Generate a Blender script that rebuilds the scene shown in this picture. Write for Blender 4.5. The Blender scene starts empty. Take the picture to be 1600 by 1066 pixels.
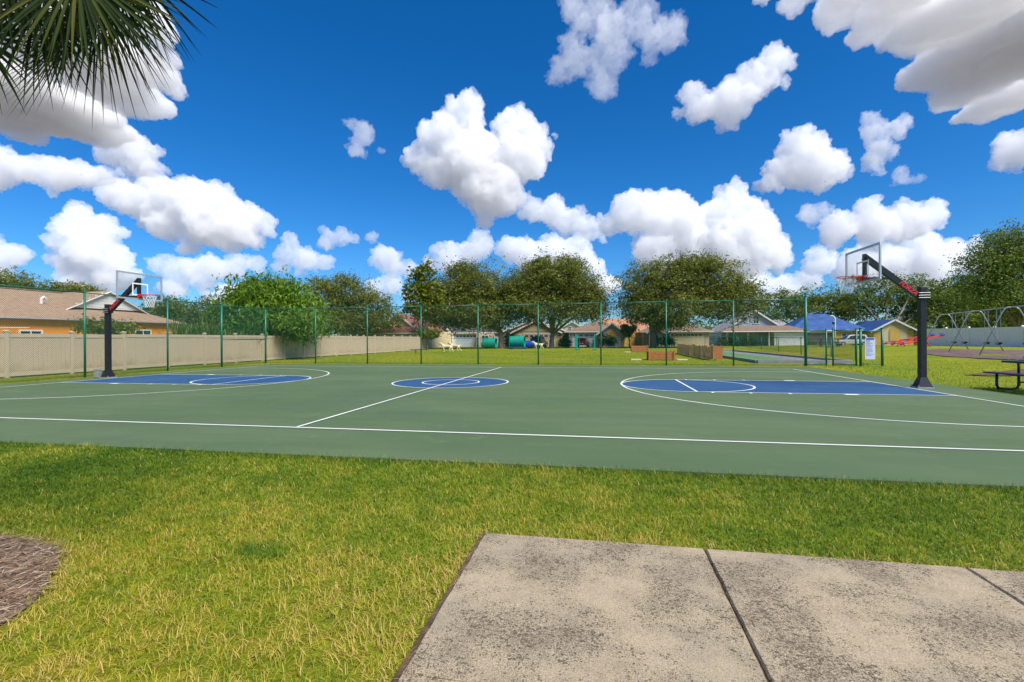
import bpy, bmesh, math, random
import numpy as np
from mathutils import Vector, Matrix

sc = bpy.context.scene
C = sc.collection
R_ = math.radians

# ------------------------------------------------------------------ camera
F, VH, ROLL, CH = 746.41, 529.26, -0.0048, 1.3938
CA, CB, YAW = 4.7394, -14.7379, 0.1836
cam = bpy.data.objects.new('camera', bpy.data.cameras.new('camera'))
C.objects.link(cam)
sc.camera = cam
cam.matrix_world = (Matrix.Translation((CA, CB, CH)) @ Matrix.Rotation(YAW, 4, 'Z')
                    @ Matrix.Rotation(R_(90), 4, 'X') @ Matrix.Rotation(ROLL, 4, 'Z'))
cam.data.sensor_width = 36
cam.data.lens = F / 1600 * 36
cam.data.shift_y = -(533 - VH) / 1600
cam.data.clip_end = 30000
cam.data.clip_start = 0.05

# ------------------------------------------------------------------ sky, sun, exposure
SUN_EL, SUN_AZ = R_(52), R_(126)
world = bpy.data.worlds.new('World')
sc.world = world
world.use_nodes = True
wn = world.node_tree
bg = wn.nodes['Background']
sky = wn.nodes.new('ShaderNodeTexSky')
sky.sky_type = 'NISHITA'
sky.sun_disc = False
sky.sun_elevation = SUN_EL
sky.sun_rotation = SUN_AZ
sky.air_density = 1.0
sky.dust_density = 0.2
sky.ozone_density = 4.0
tint = wn.nodes.new('ShaderNodeMix')          # the photograph's deep azure
tint.data_type = 'RGBA'
tint.blend_type = 'MULTIPLY'
tint.inputs[0].default_value = 1.0
tint.inputs[7].default_value = (0.50, 0.735, 1.0, 1)
hs = wn.nodes.new('ShaderNodeHueSaturation')
hs.inputs['Hue'].default_value = 0.5
hs.inputs['Saturation'].default_value = 1.15
hs.inputs['Value'].default_value = 1.0
wn.links.new(sky.outputs[0], tint.inputs[6])
wn.links.new(tint.outputs[2], hs.inputs['Color'])
wn.links.new(hs.outputs[0], bg.inputs['Color'])
bg.inputs['Strength'].default_value = 0.08
sun_data = bpy.data.lights.new('sun', 'SUN')
sun_data.energy = 3.9
sun_data.angle = R_(30)
sun_data.color = (1.0, 0.94, 0.83)
sun = bpy.data.objects.new('sun', sun_data)
C.objects.link(sun)
sun_dir = Vector((math.sin(SUN_AZ) * math.cos(SUN_EL), math.cos(SUN_AZ) * math.cos(SUN_EL), math.sin(SUN_EL)))
sun.rotation_euler = sun_dir.to_track_quat('Z', 'Y').to_euler()
sun.location = (0, -30, 60)
vs = sc.view_settings
vs.view_transform = 'Standard'
vs.look = 'None'
vs.exposure = 0.82
vs.gamma = 1
vs.use_curve_mapping = False
cy = sc.cycles
cy.use_denoising = True
cy.max_bounces = 14
cy.diffuse_bounces = 3
cy.glossy_bounces = 3
cy.transmission_bounces = 4
cy.volume_bounces = 9
cy.transparent_max_bounces = 12
cy.caustics_reflective = False
cy.caustics_refractive = False

# ------------------------------------------------------------------ surveying: photo measurements -> places
cY, sY = math.cos(YAW), math.sin(YAW)


def place(x, y):                    # metres right of / ahead of the camera -> world
    return CA + x * cY - y * sY, CB + x * sY + y * cY


def ray(u, v):
    c, s = math.cos(ROLL), math.sin(ROLL)
    x, y = u - 800, v - 533
    return (c * x + s * y) / F, (-s * x + c * y - (VH - 533)) / F


def at(u, Y):                       # ground plan position of photo column u at distance Y
    return place(ray(u, 533)[0] * Y, Y)


def height(u, v, Y):
    return CH - ray(u, v)[1] * Y


def ss(e0, e1, x):
    t = np.clip((x - e0) / (e1 - e0), 0, 1)
    return t * t * (3 - 2 * t)


def terrain(a, b):                  # the lawn rises a little towards the playground
    return 0.46 * ss(18, 27, a) * (1 - ss(46, 60, b)) - 0.012 * 0


# ------------------------------------------------------------------ mesh helpers
class MB:
    def __init__(self):
        self.v, self.f, self.m = [], [], []

    def add(self, vs_, fs, mi=0):
        o = len(self.v)
        self.v += [tuple(p) for p in vs_]
        for f in fs:
            self.f.append(tuple(i + o for i in f))
            self.m.append(mi)

    def box(self, x0, x1, y0, y1, z0, z1, mi=0, M=None):
        vs_ = [Vector(p) for p in ((x0, y0, z0), (x1, y0, z0), (x1, y1, z0), (x0, y1, z0), (x0, y0, z1), (x1, y0, z1), (x1, y1, z1), (x0, y1, z1))]
        if M is not None:
            vs_ = [M @ p for p in vs_]
        self.add(vs_, [(3, 2, 1, 0), (4, 5, 6, 7), (0, 1, 5, 4), (1, 2, 6, 5), (2, 3, 7, 6), (3, 0, 4, 7)], mi)
        return self

    def bar(self, p, q, w, t, up=(0, 0, 1), mi=0):      # rectangular bar from p to q, w across, t along up
        p, q = Vector(p), Vector(q)
        d = (q - p).normalized()
        up = Vector(up)
        s = d.cross(up)
        if s.length < 1e-4:
            s = d.cross(Vector((0, 1, 0)))
        s.normalize()
        n = s.cross(d).normalized()
        vs_ = [e + s * (i * w / 2) + n * (j * t / 2) for e in (p, q) for i, j in ((-1, -1), (1, -1), (1, 1), (-1, 1))]
        self.add(vs_, [(0, 1, 2, 3), (7, 6, 5, 4), (0, 4, 5, 1), (1, 5, 6, 2), (2, 6, 7, 3), (3, 7, 4, 0)], mi)
        return self

    def tube(self, pts, r, n=8, cap=True, closed=False, mi=0):
        pts = [Vector(p) for p in pts]
        k = len(pts)
        rs = r if isinstance(r, (list, tuple)) else [r] * k
        t0 = (pts[1] - pts[0]).normalized()
        nrm = t0.orthogonal().normalized()
        vs_ = []
        for i, p in enumerate(pts):
            if closed:
                t = (pts[(i + 1) % k] - pts[i - 1]).normalized()
            else:
                t = (pts[min(i + 1, k - 1)] - pts[max(i - 1, 0)]).normalized()
            nrm = (nrm - t * nrm.dot(t))
            if nrm.length < 1e-5:
                nrm = t.orthogonal()
            nrm.normalize()
            b = t.cross(nrm)
            for j in range(n):
                a = 2 * math.pi * j / n
                vs_.append(p + (nrm * math.cos(a) + b * math.sin(a)) * rs[i])
        fs = []
        for i in range(k if closed else k - 1):
            i2 = (i + 1) % k
            for j in range(n):
                fs.append((i * n + j, i * n + (j + 1) % n, i2 * n + (j + 1) % n, i2 * n + j))
        if cap and not closed:
            fs.append(tuple(range(n - 1, -1, -1)))
            fs.append(tuple((k - 1) * n + j for j in range(n)))
        self.add(vs_, fs, mi)
        return self

    def prism(self, poly, d, M=None, mi=0):             # polygon in xz, thickness d along y (centred)
        k = len(poly)
        vs_ = [Vector((x, -d / 2, z)) for x, z in poly] + [Vector((x, d / 2, z)) for x, z in poly]
        if M is not None:
            vs_ = [M @ p for p in vs_]
        fs = [tuple(range(k)), tuple(range(2 * k - 1, k - 1, -1))]
        fs += [(i, i + k, (i + 1) % k + k, (i + 1) % k) for i in range(k)]
        self.add(vs_, fs, mi)
        return self

    def slab(self, quad, t, mi=0):                      # any planar polygon thickened downwards by t
        k = len(quad)
        q = [Vector(p) for p in quad]
        n = (q[1] - q[0]).cross(q[2] - q[0]).normalized()
        if n.z < 0:
            q.reverse()
            n = -n
        vs_ = q + [p - n * t for p in q]
        fs = [tuple(range(k)), tuple(range(2 * k - 1, k - 1, -1))]
        fs += [(i, i + k, (i + 1) % k + k, (i + 1) % k) for i in range(k)]
        self.add(vs_, fs, mi)
        return self

    def mesh(self, name, mats, smooth=False):
        me = bpy.data.meshes.new(name)
        me.from_pydata(self.v, [], self.f)
        for m in (mats if isinstance(mats, (list, tuple)) else [mats]):
            me.materials.append(m)
        if any(self.m):
            me.polygons.foreach_set('material_index', self.m)
        bm = bmesh.new()
        bm.from_mesh(me)
        bmesh.ops.recalc_face_normals(bm, faces=bm.faces)
        bm.to_mesh(me)
        bm.free()
        if smooth:
            me.polygons.foreach_set('use_smooth', [True] * len(me.polygons))
        me.update()
        return me

    def build(self, name, mats, parent=None, smooth=False, bevel=0):
        o = bpy.data.objects.new(name, self.mesh(name, mats, smooth))
        C.objects.link(o)
        if parent is not None:
            o.parent = parent
        if bevel:
            b = o.modifiers.new('bevel', 'BEVEL')
            b.width = bevel
            b.segments = 2
            b.limit_method = 'ANGLE'
        return o


def linked(name, me, parent=None, loc=(0, 0, 0), rot=(0, 0, 0), scale=None):
    o = bpy.data.objects.new(name, me)
    C.objects.link(o)
    o.location = loc
    o.rotation_euler = rot
    if scale:
        o.scale = scale
    if parent is not None:
        o.parent = parent
    return o


def tag(o, label, cat, group=None):
    o['label'] = label
    o['category'] = cat
    if group:
        o['group'] = group
    return o


def thing(name, label, cat, loc=(0, 0, 0), rz=0, group=None):
    o = bpy.data.objects.new(name, None)
    C.objects.link(o)
    o.empty_display_size = 0.3
    o.location = loc
    o.rotation_euler = (0, 0, rz)
    return tag(o, label, cat, group)


def kind(o, k):
    o['kind'] = k
    return o


def copy_tree(o, parent=None):
    c = o.copy()
    C.objects.link(c)
    c.parent = parent
    for ch in list(o.children):
        copy_tree(ch, c)
    return c


# ------------------------------------------------------------------ materials
def mat(name, col, rough=0.7, var=0.0, vscale=3.0, col2=None, bump=0.0, bscale=40.0, metal=0.0, spec=0.4, stretch=None, detail=6):
    m = bpy.data.materials.new(name)
    m.use_nodes = True
    nt = m.node_tree
    p = nt.nodes['Principled BSDF']
    p.inputs['Base Color'].default_value = (*col, 1)
    p.inputs['Roughness'].default_value = rough
    p.inputs['Metallic'].default_value = metal
    p.inputs['Specular IOR Level'].default_value = spec
    if var or col2 or bump:
        tc = nt.nodes.new('ShaderNodeTexCoord')
        mp = nt.nodes.new('ShaderNodeMapping')
        if stretch:
            mp.inputs['Scale'].default_value = stretch
        nt.links.new(tc.outputs['Object'], mp.inputs[0])
    if var or col2:
        n = nt.nodes.new('ShaderNodeTexNoise')
        n.inputs['Scale'].default_value = vscale
        n.inputs['Detail'].default_value = detail
        n.inputs['Roughness'].default_value = 0.62
        nt.links.new(mp.outputs[0], n.inputs['Vector'])
        r = nt.nodes.new('ShaderNodeValToRGB')
        c2 = col2 or tuple(min(1, x * (1 + var)) for x in col)
        c1 = tuple(x * (1 - var) for x in col)
        r.color_ramp.elements[0].position = 0.32
        r.color_ramp.elements[0].color = (*c1, 1)
        r.color_ramp.elements[1].position = 0.7
        r.color_ramp.elements[1].color = (*c2, 1)
        nt.links.new(n.outputs['Fac'], r.inputs['Fac'])
        nt.links.new(r.outputs[0], p.inputs['Base Color'])
    if bump:
        n2 = nt.nodes.new('ShaderNodeTexNoise')
        n2.inputs['Scale'].default_value = bscale
        n2.inputs['Detail'].default_value = 5
        nt.links.new(mp.outputs[0], n2.inputs['Vector'])
        b = nt.nodes.new('ShaderNodeBump')
        b.inputs['Strength'].default_value = bump
        b.inputs['Distance'].default_value = 0.02
        nt.links.new(n2.outputs['Fac'], b.inputs['Height'])
        nt.links.new(b.outputs[0], p.inputs['Normal'])
    return m


def leaf_mat(name, stops, trans=0.35, rough=0.55):
    """leaf colour from each leaf's own 'tint' number; light passes through"""
    m = bpy.data.materials.new(name)
    m.use_nodes = True
    nt = m.node_tree
    p = nt.nodes['Principled BSDF']
    p.inputs['Roughness'].default_value = rough
    p.inputs['Specular IOR Level'].default_value = 0.3
    a = nt.nodes.new('ShaderNodeAttribute')
    a.attribute_name = 'tint'
    r = nt.nodes.new('ShaderNodeValToRGB')
    el = r.color_ramp.elements
    el[0].position, el[0].color = stops[0][0], (*stops[0][1], 1)
    el[1].position, el[1].color = stops[-1][0], (*stops[-1][1], 1)
    for pos, c in stops[1:-1]:
        e = el.new(pos)
        e.color = (*c, 1)
    nt.links.new(a.outputs['Fac'], r.inputs['Fac'])
    nt.links.new(r.outputs[0], p.inputs['Base Color'])
    t = nt.nodes.new('ShaderNodeBsdfTranslucent')
    nt.links.new(r.outputs[0], t.inputs['Color'])
    mx = nt.nodes.new('ShaderNodeMixShader')
    mx.inputs[0].default_value = trans
    nt.links.new(p.outputs[0], mx.inputs[1])
    nt.links.new(t.outputs[0], mx.inputs[2])
    nt.links.new(mx.outputs[0], nt.nodes['Material Output'].inputs['Surface'])
    return m


def vnoise(x, y, scale, seed):
    """smooth value noise in numpy"""
    rs = np.random.RandomState(seed)
    T = rs.rand(257, 257)
    gx, gy = x / scale + 1000.3, y / scale + 1000.7
    ix, iy = np.floor(gx).astype(int), np.floor(gy).astype(int)
    fx, fy = gx - ix, gy - iy
    fx, fy = fx * fx * (3 - 2 * fx), fy * fy * (3 - 2 * fy)
    ix, iy = ix % 256, iy % 256
    return (T[ix, iy] * (1 - fx) + T[ix + 1, iy] * fx) * (1 - fy) + (T[ix, iy + 1] * (1 - fx) + T[ix + 1, iy + 1] * fx) * fy


def mesh_np(name, V, faces_flat, loop_tot, mats, attrs=None, smooth=False):
    """fast mesh from numpy arrays; attrs: per-vertex floats"""
    me = bpy.data.meshes.new(name)
    me.vertices.add(len(V))
    me.vertices.foreach_set('co', np.asarray(V, dtype=np.float32).ravel())
    loop_tot = np.asarray(loop_tot, dtype=np.int32)
    me.loops.add(len(faces_flat))
    me.loops.foreach_set('vertex_index', np.asarray(faces_flat, dtype=np.int32))
    me.polygons.add(len(loop_tot))
    st = np.zeros(len(loop_tot), dtype=np.int32)
    st[1:] = np.cumsum(loop_tot)[:-1]
    me.polygons.foreach_set('loop_start', st)
    for k, val in (attrs or {}).items():
        at_ = me.attributes.new(k, 'FLOAT', 'POINT')
        at_.data.foreach_set('value', np.asarray(val, dtype=np.float32))
    for m in (mats if isinstance(mats, (list, tuple)) else [mats]):
        me.materials.append(m)
    me.update(calc_edges=True)
    me.validate()
    if smooth:
        me.polygons.foreach_set('use_smooth', np.ones(len(loop_tot), dtype=bool))
    return me


M = {}


def court_paint(name, col, worn, rough=0.75, scuff=0.5, speck=0.5):
    """acrylic court paint: roller bands, faded patches, scuffs, drifted grit and old puddle rings"""
    m = bpy.data.materials.new(name)
    m.use_nodes = True
    nt = m.node_tree
    p = nt.nodes['Principled BSDF']
    p.inputs['Specular IOR Level'].default_value = 0.3
    geo = nt.nodes.new('ShaderNodeNewGeometry')

    def noise(scale, detail, st=(1, 1, 1), rough_=0.6, dist=0.0):
        mp = nt.nodes.new('ShaderNodeMapping')
        mp.inputs['Scale'].default_value = st
        nt.links.new(geo.outputs['Position'], mp.inputs[0])
        n = nt.nodes.new('ShaderNodeTexNoise')
        n.inputs['Scale'].default_value = scale
        n.inputs['Detail'].default_value = detail
        n.inputs['Roughness'].default_value = rough_
        n.inputs['Distortion'].default_value = dist
        nt.links.new(mp.outputs[0], n.inputs['Vector'])
        return n.outputs['Fac']

    def rng_(src, a, b, c, d):
        x = nt.nodes.new('ShaderNodeMapRange')
        x.interpolation_type = 'SMOOTHSTEP'
        for k_, v_ in (('From Min', a), ('From Max', b), ('To Min', c), ('To Max', d)):
            x.inputs[k_].default_value = v_
        nt.links.new(src, x.inputs['Value'])
        return x.outputs[0]

    def mix(fac, a, b, mode='MIX'):
        x = nt.nodes.new('ShaderNodeMix')
        x.data_type = 'RGBA'
        x.blend_type = mode
        if isinstance(fac, float):
            x.inputs[0].default_value = fac
        else:
            nt.links.new(fac, x.inputs[0])
        for i, q in ((6, a), (7, b)):
            if isinstance(q, tuple):
                x.inputs[i].default_value = (*q, 1)
            else:
                nt.links.new(q, x.inputs[i])
        return x.outputs[2]
    c = mix(rng_(noise(0.22, 5, (1, 1.8, 1)), .35, .68, 0., .55), col, worn)                    # faded areas
    c = mix(rng_(noise(0.9, 3, (.18, 2.4, 1)), .4, .65, 0., .28), c, tuple(q * .82 for q in col))   # roller bands
    c = mix(rng_(noise(2.2, 8, (1, 1, 1), .72, .6), .56, .74, 0., .35 * scuff), c, tuple(min(1, q * 1.5 + .03) for q in worn))
    c = mix(rng_(noise(11, 6, (1, .35, 1), .75), .64, .72, 0., .5 * scuff), c, tuple(min(1, q * 1.7 + .05) for q in worn))
    c = mix(rng_(noise(38, 3), .7, .76, 0., .6 * speck), c, (.09, .075, .05))
    nt.links.new(c, p.inputs['Base Color'])
    nt.links.new(rng_(noise(.5, 4), .35, .65, rough - .14, rough + .08), p.inputs['Roughness'])
    b = nt.nodes.new('ShaderNodeBump')
    b.inputs['Strength'].default_value = .3
    b.inputs['Distance'].default_value = .01
    nt.links.new(noise(240, 3), b.inputs['Height'])
    nt.links.new(b.outputs[0], p.inputs['Normal'])
    return m


M['court'] = court_paint('court_acrylic_green', (0.072, 0.116, 0.048), (0.11, 0.155, 0.078), .75, .9, .7)
M['blue'] = court_paint('court_acrylic_blue', (0.016, 0.068, 0.17), (0.03, 0.09, 0.19), .7)
M['line'] = court_paint('court_line_paint', (0.74, 0.75, 0.72), (0.55, 0.58, 0.54), .65, .25, .8)
M['green_metal'] = mat('green_coated_steel', (0.006, 0.125, 0.075), 0.35, 0.15, 8)
M['green_wire'] = mat('green_coated_wire', (0.008, 0.085, 0.055), 0.4)
M['black'] = mat('black_powder_coat', (0.012, 0.013, 0.016), 0.38, 0.3, 5, spec=0.5)
M['alu'] = mat('brushed_aluminium', (0.55, 0.56, 0.58), 0.4, 0.08, 20, metal=0.6)
M['red'] = mat('red_rim_paint', (0.62, 0.03, 0.02), 0.35, 0.1, 10)
M['redprint'] = mat('red_print', (0.62, 0.03, 0.035), 0.5)
M['net'] = mat('white_nylon_net', (0.78, 0.76, 0.72), 0.8)
M['whitep'] = mat('white_print', (0.78, 0.78, 0.78), 0.5)
M['steel'] = mat('galvanised_steel', (0.42, 0.45, 0.47), 0.38, 0.2, 12, metal=0.55)
M['vinyl'] = mat('tan_vinyl', (0.5, 0.405, 0.295), 0.55, 0.07, 1.2, None, 0.05, 30, stretch=(1, 1, 0.25))
M['vinyl_groove_plain'] = mat('tan_vinyl_board', (0.475, 0.38, 0.275), 0.55, 0.06, 0.8, stretch=(1, 1, 0.2))


def dirty_board():
    m = M['vinyl_groove_plain']
    nt = m.node_tree
    p = nt.nodes['Principled BSDF']
    src = p.inputs['Base Color'].links[0].from_socket
    geo = nt.nodes.new('ShaderNodeNewGeometry')
    sep = nt.nodes.new('ShaderNodeSeparateXYZ')
    nt.links.new(geo.outputs['Position'], sep.inputs[0])
    n = nt.nodes.new('ShaderNodeTexNoise')
    n.inputs['Scale'].default_value = 2.4
    n.inputs['Detail'].default_value = 7
    nt.links.new(geo.outputs['Position'], n.inputs['Vector'])
    a = nt.nodes.new('ShaderNodeMath')
    a.operation = 'MULTIPLY_ADD'
    a.inputs[1].default_value = 1.1
    nt.links.new(n.outputs['Fac'], a.inputs[0])
    sub = nt.nodes.new('ShaderNodeMath')
    sub.operation = 'MULTIPLY'
    sub.inputs[1].default_value = -1.0
    nt.links.new(sep.outputs['Z'], sub.inputs[0])
    nt.links.new(sub.outputs[0], a.inputs[2])
    mr = nt.nodes.new('ShaderNodeMapRange')
    mr.inputs['From Min'].default_value = 0.05
    mr.inputs['From Max'].default_value = 0.5
    mr.inputs['To Max'].default_value = 0.55
    nt.links.new(a.outputs[0], mr.inputs['Value'])
    mx = nt.nodes.new('ShaderNodeMix')
    mx.data_type = 'RGBA'
    mx.inputs[7].default_value = (0.27, 0.22, 0.13, 1)
    nt.links.new(mr.outputs[0], mx.inputs[0])
    nt.links.new(src, mx.inputs[6])
    nt.links.new(mx.outputs[2], p.inputs['Base Color'])
    return m


M['vinyl_groove'] = dirty_board()
M['wvinyl'] = mat('white_vinyl', (0.85, 0.79, 0.82), 0.5, 0.05, 1.0, stretch=(1, 1, 0.3))
M['cedar'] = mat('cedar_boards', (0.42, 0.16, 0.05), 0.75, 0.3, 6, None, 0.3, 60, stretch=(1, 1, 6))
M['picket'] = mat('weathered_picket', (0.52, 0.33, 0.15), 0.8, 0.25, 5, None, 0.3, 50, stretch=(3, 3, 0.5))
M['bark'] = mat('grey_bark', (0.19, 0.155, 0.12), 0.9, 0.35, 4, None, 0.7, 18, stretch=(1, 1, 0.35))
M['concrete_pad'] = mat('grey_concrete', (0.19, 0.19, 0.2), 0.85, 0.15, 2, None, 0.3, 60)
M['turf'] = mat('artificial_turf', (0.09, 0.21, 0.07), 0.9, 0.2, 5, None, 0.4, 150)
M['kerb'] = mat('grey_kerb', (0.24, 0.23, 0.25), 0.85, 0.15, 3, None, 0.3, 50)
M['navy'] = mat('navy_coated_steel', (0.012, 0.024, 0.075), 0.4, 0.2, 10)
M['glass'] = mat('dark_window_glass', (0.03, 0.04, 0.05), 0.08, spec=0.6)
M['trim'] = mat('white_trim_paint', (0.74, 0.73, 0.72), 0.55, 0.05, 2)
M['teal'] = mat('teal_plastic', (0.005, 0.30, 0.22), 0.4, 0.1, 3)
M['barrel_blue'] = mat('blue_plastic', (0.01, 0.065, 0.42), 0.4, 0.1, 3)
M['cream'] = mat('cream_painted_figure', (0.66, 0.55, 0.34), 0.6, 0.12, 4)
M['rubber'] = mat('black_rubber', (0.02, 0.02, 0.02), 0.8)
M['signw'] = mat('pale_blue_sign', (0.5, 0.55, 0.74), 0.5, 0.05, 2)
M['signb'] = mat('blue_sign_header', (0.05, 0.08, 0.32), 0.5)
M['signt'] = mat('sign_text_ink', (0.1, 0.12, 0.26), 0.6)

# backboard glass: clear with a little reflection
g = bpy.data.materials.new('clear_acrylic')
g.use_nodes = True
gn = g.node_tree
gn.nodes.remove(gn.nodes['Principled BSDF'])
gt = gn.nodes.new('ShaderNodeBsdfTransparent')
gt.inputs['Color'].default_value = (0.93, 0.95, 0.96, 1)
gg = gn.nodes.new('ShaderNodeBsdfGlossy')
gg.inputs['Roughness'].default_value = 0.05
gm = gn.nodes.new('ShaderNodeMixShader')
gm.inputs[0].default_value = 0.07
gn.links.new(gt.outputs[0], gm.inputs[1])
gn.links.new(gg.outputs[0], gm.inputs[2])
gn.links.new(gm.outputs[0], gn.nodes['Material Output'].inputs['Surface'])
M['clear'] = g


def lawn_material():
    m = bpy.data.materials.new('lawn')
    m.use_nodes = True
    nt = m.node_tree
    p = nt.nodes['Principled BSDF']
    p.inputs['Roughness'].default_value = 0.9
    p.inputs['Specular IOR Level'].default_value = 0.15
    tc = nt.nodes.new('ShaderNodeTexCoord')

    def noise(scale, detail, rough=0.6, st=None):
        n = nt.nodes.new('ShaderNodeTexNoise')
        n.inputs['Scale'].default_value = scale
        n.inputs['Detail'].default_value = detail
        n.inputs['Roughness'].default_value = rough
        if st:
            mp = nt.nodes.new('ShaderNodeMapping')
            mp.inputs['Scale'].default_value = st
            nt.links.new(tc.outputs['Object'], mp.inputs[0])
            nt.links.new(mp.outputs[0], n.inputs['Vector'])
        else:
            nt.links.new(tc.outputs['Object'], n.inputs['Vector'])
        return n

    def ramp(src, stops):
        r = nt.nodes.new('ShaderNodeValToRGB')
        e = r.color_ramp.elements
        e[0].position, e[0].color = stops[0][0], (*stops[0][1], 1)
        e[1].position, e[1].color = stops[-1][0], (*stops[-1][1], 1)
        for q, c in stops[1:-1]:
            x = e.new(q)
            x.color = (*c, 1)
        nt.links.new(src, r.inputs['Fac'])
        return r
    fine = noise(7, 9, 0.75)
    r1 = ramp(fine.outputs['Fac'], [(0.3, (0.075, 0.105, 0.005)), (0.46, (0.165, 0.2, 0.008)), (0.6, (0.265, 0.28, 0.013)), (0.75, (0.38, 0.31, 0.045))])
    big = noise(0.16, 5, 0.6)
    r2 = ramp(big.outputs['Fac'], [(0.36, (0.7, 0.9, 0.62)), (0.52, (1.0, 1.0, 1.0)), (0.66, (1.4, 1.12, 0.9))])
    mx = nt.nodes.new('ShaderNodeMix')
    mx.data_type = 'RGBA'
    mx.blend_type = 'MULTIPLY'
    mx.inputs[0].default_value = 1
    nt.links.new(r1.outputs[0], mx.inputs[6])
    nt.links.new(r2.outputs[0], mx.inputs[7])
    ln = nt.nodes.new('ShaderNodeVectorMath')          # far off, streets and roofs take over from grass
    ln.operation = 'LENGTH'
    nt.links.new(tc.outputs['Object'], ln.inputs[0])
    mr = nt.nodes.new('ShaderNodeMapRange')
    mr.inputs['From Min'].default_value = 110
    mr.inputs['From Max'].default_value = 260
    nt.links.new(ln.outputs['Value'], mr.inputs['Value'])
    mx2 = nt.nodes.new('ShaderNodeMix')
    mx2.data_type = 'RGBA'
    mx2.inputs[7].default_value = (0.2, 0.19, 0.18, 1)
    nt.links.new(mr.outputs[0], mx2.inputs[0])
    nt.links.new(mx.outputs[2], mx2.inputs[6])
    nt.links.new(mx2.outputs[2], p.inputs['Base Color'])
    bn = noise(16, 6, 0.7)
    b = nt.nodes.new('ShaderNodeBump')
    b.inputs['Strength'].default_value = 0.9
    b.inputs['Distance'].default_value = 0.06
    nt.links.new(bn.outputs['Fac'], b.inputs['Height'])
    nt.links.new(b.outputs[0], p.inputs['Normal'])
    return m


M['lawn'] = lawn_material()

# ================================================================== GROUND
def axis(lo, hi, fine_lo, fine_hi, step):
    a = list(np.arange(fine_lo, fine_hi + 1e-6, step))
    k, s = fine_hi, step
    while k < hi:
        s *= 1.35
        k += s
        a.append(k)
    k, s = fine_lo, step
    while k > lo:
        s *= 1.35
        k -= s
        a.insert(0, k)
    return np.array(a)


gx = axis(-9000, 9000, -45, 65, 1.5)
gy = axis(-9000, 9000, -18, 75, 1.5)
GX, GY = np.meshgrid(gx, gy, indexing='ij')
GZ = terrain(GX, GY) - 0.006 - 0.03 * ss(-7.8, -9.3, GY)
V = np.stack([GX.ravel(), GY.ravel(), GZ.ravel()], 1)
ni, nj = len(gx), len(gy)
I, J = np.meshgrid(np.arange(ni - 1), np.arange(nj - 1), indexing='ij')
I, J = I.ravel(), J.ravel()
Q = np.stack([I * nj + J, (I + 1) * nj + J, (I + 1) * nj + J + 1, I * nj + J + 1], 1)
ground = linked('ground', mesh_np('ground', V, Q.ravel(), np.full(len(Q), 4), M['lawn'], smooth=True))
kind(ground, 'structure')

# ------------------------------------------------------------------ basketball court
L, W = 12.96, 7.93
PAD = (-14.25, 14.45, -9.52, 10.05)
pad = MB().box(PAD[0], PAD[1], PAD[2], PAD[3], -0.12, 0.0).build('basketball_court', M['court'])
kind(pad, 'structure')
Z1, Z2 = 0.004, 0.0085
LW = 0.055


def sheet(name, polys, z, m, parent=pad):
    b = MB()
    for q in polys:
        b.add([(x, y, z) for x, y in q], [tuple(range(len(q)))])
    return b.build(name, m, parent)


def ring(ca, cb, r, w, t0=0.0, t1=2 * math.pi, n=72):
    k = max(8, int(n * abs(t1 - t0) / (2 * math.pi)))
    qs = []
    for i in range(k):
        a, b_ = t0 + (t1 - t0) * i / k, t0 + (t1 - t0) * (i + 1) / k
        qs.append([(ca + (r + s * w / 2) * math.cos(t), cb + (r + s * w / 2) * math.sin(t)) for t, s in ((a, -1), (a, 1), (b_, 1), (b_, -1))])
    return qs


def rect(x0, x1, y0, y1):
    return [[(x0, y0), (x1, y0), (x1, y1), (x0, y1)]]


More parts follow.
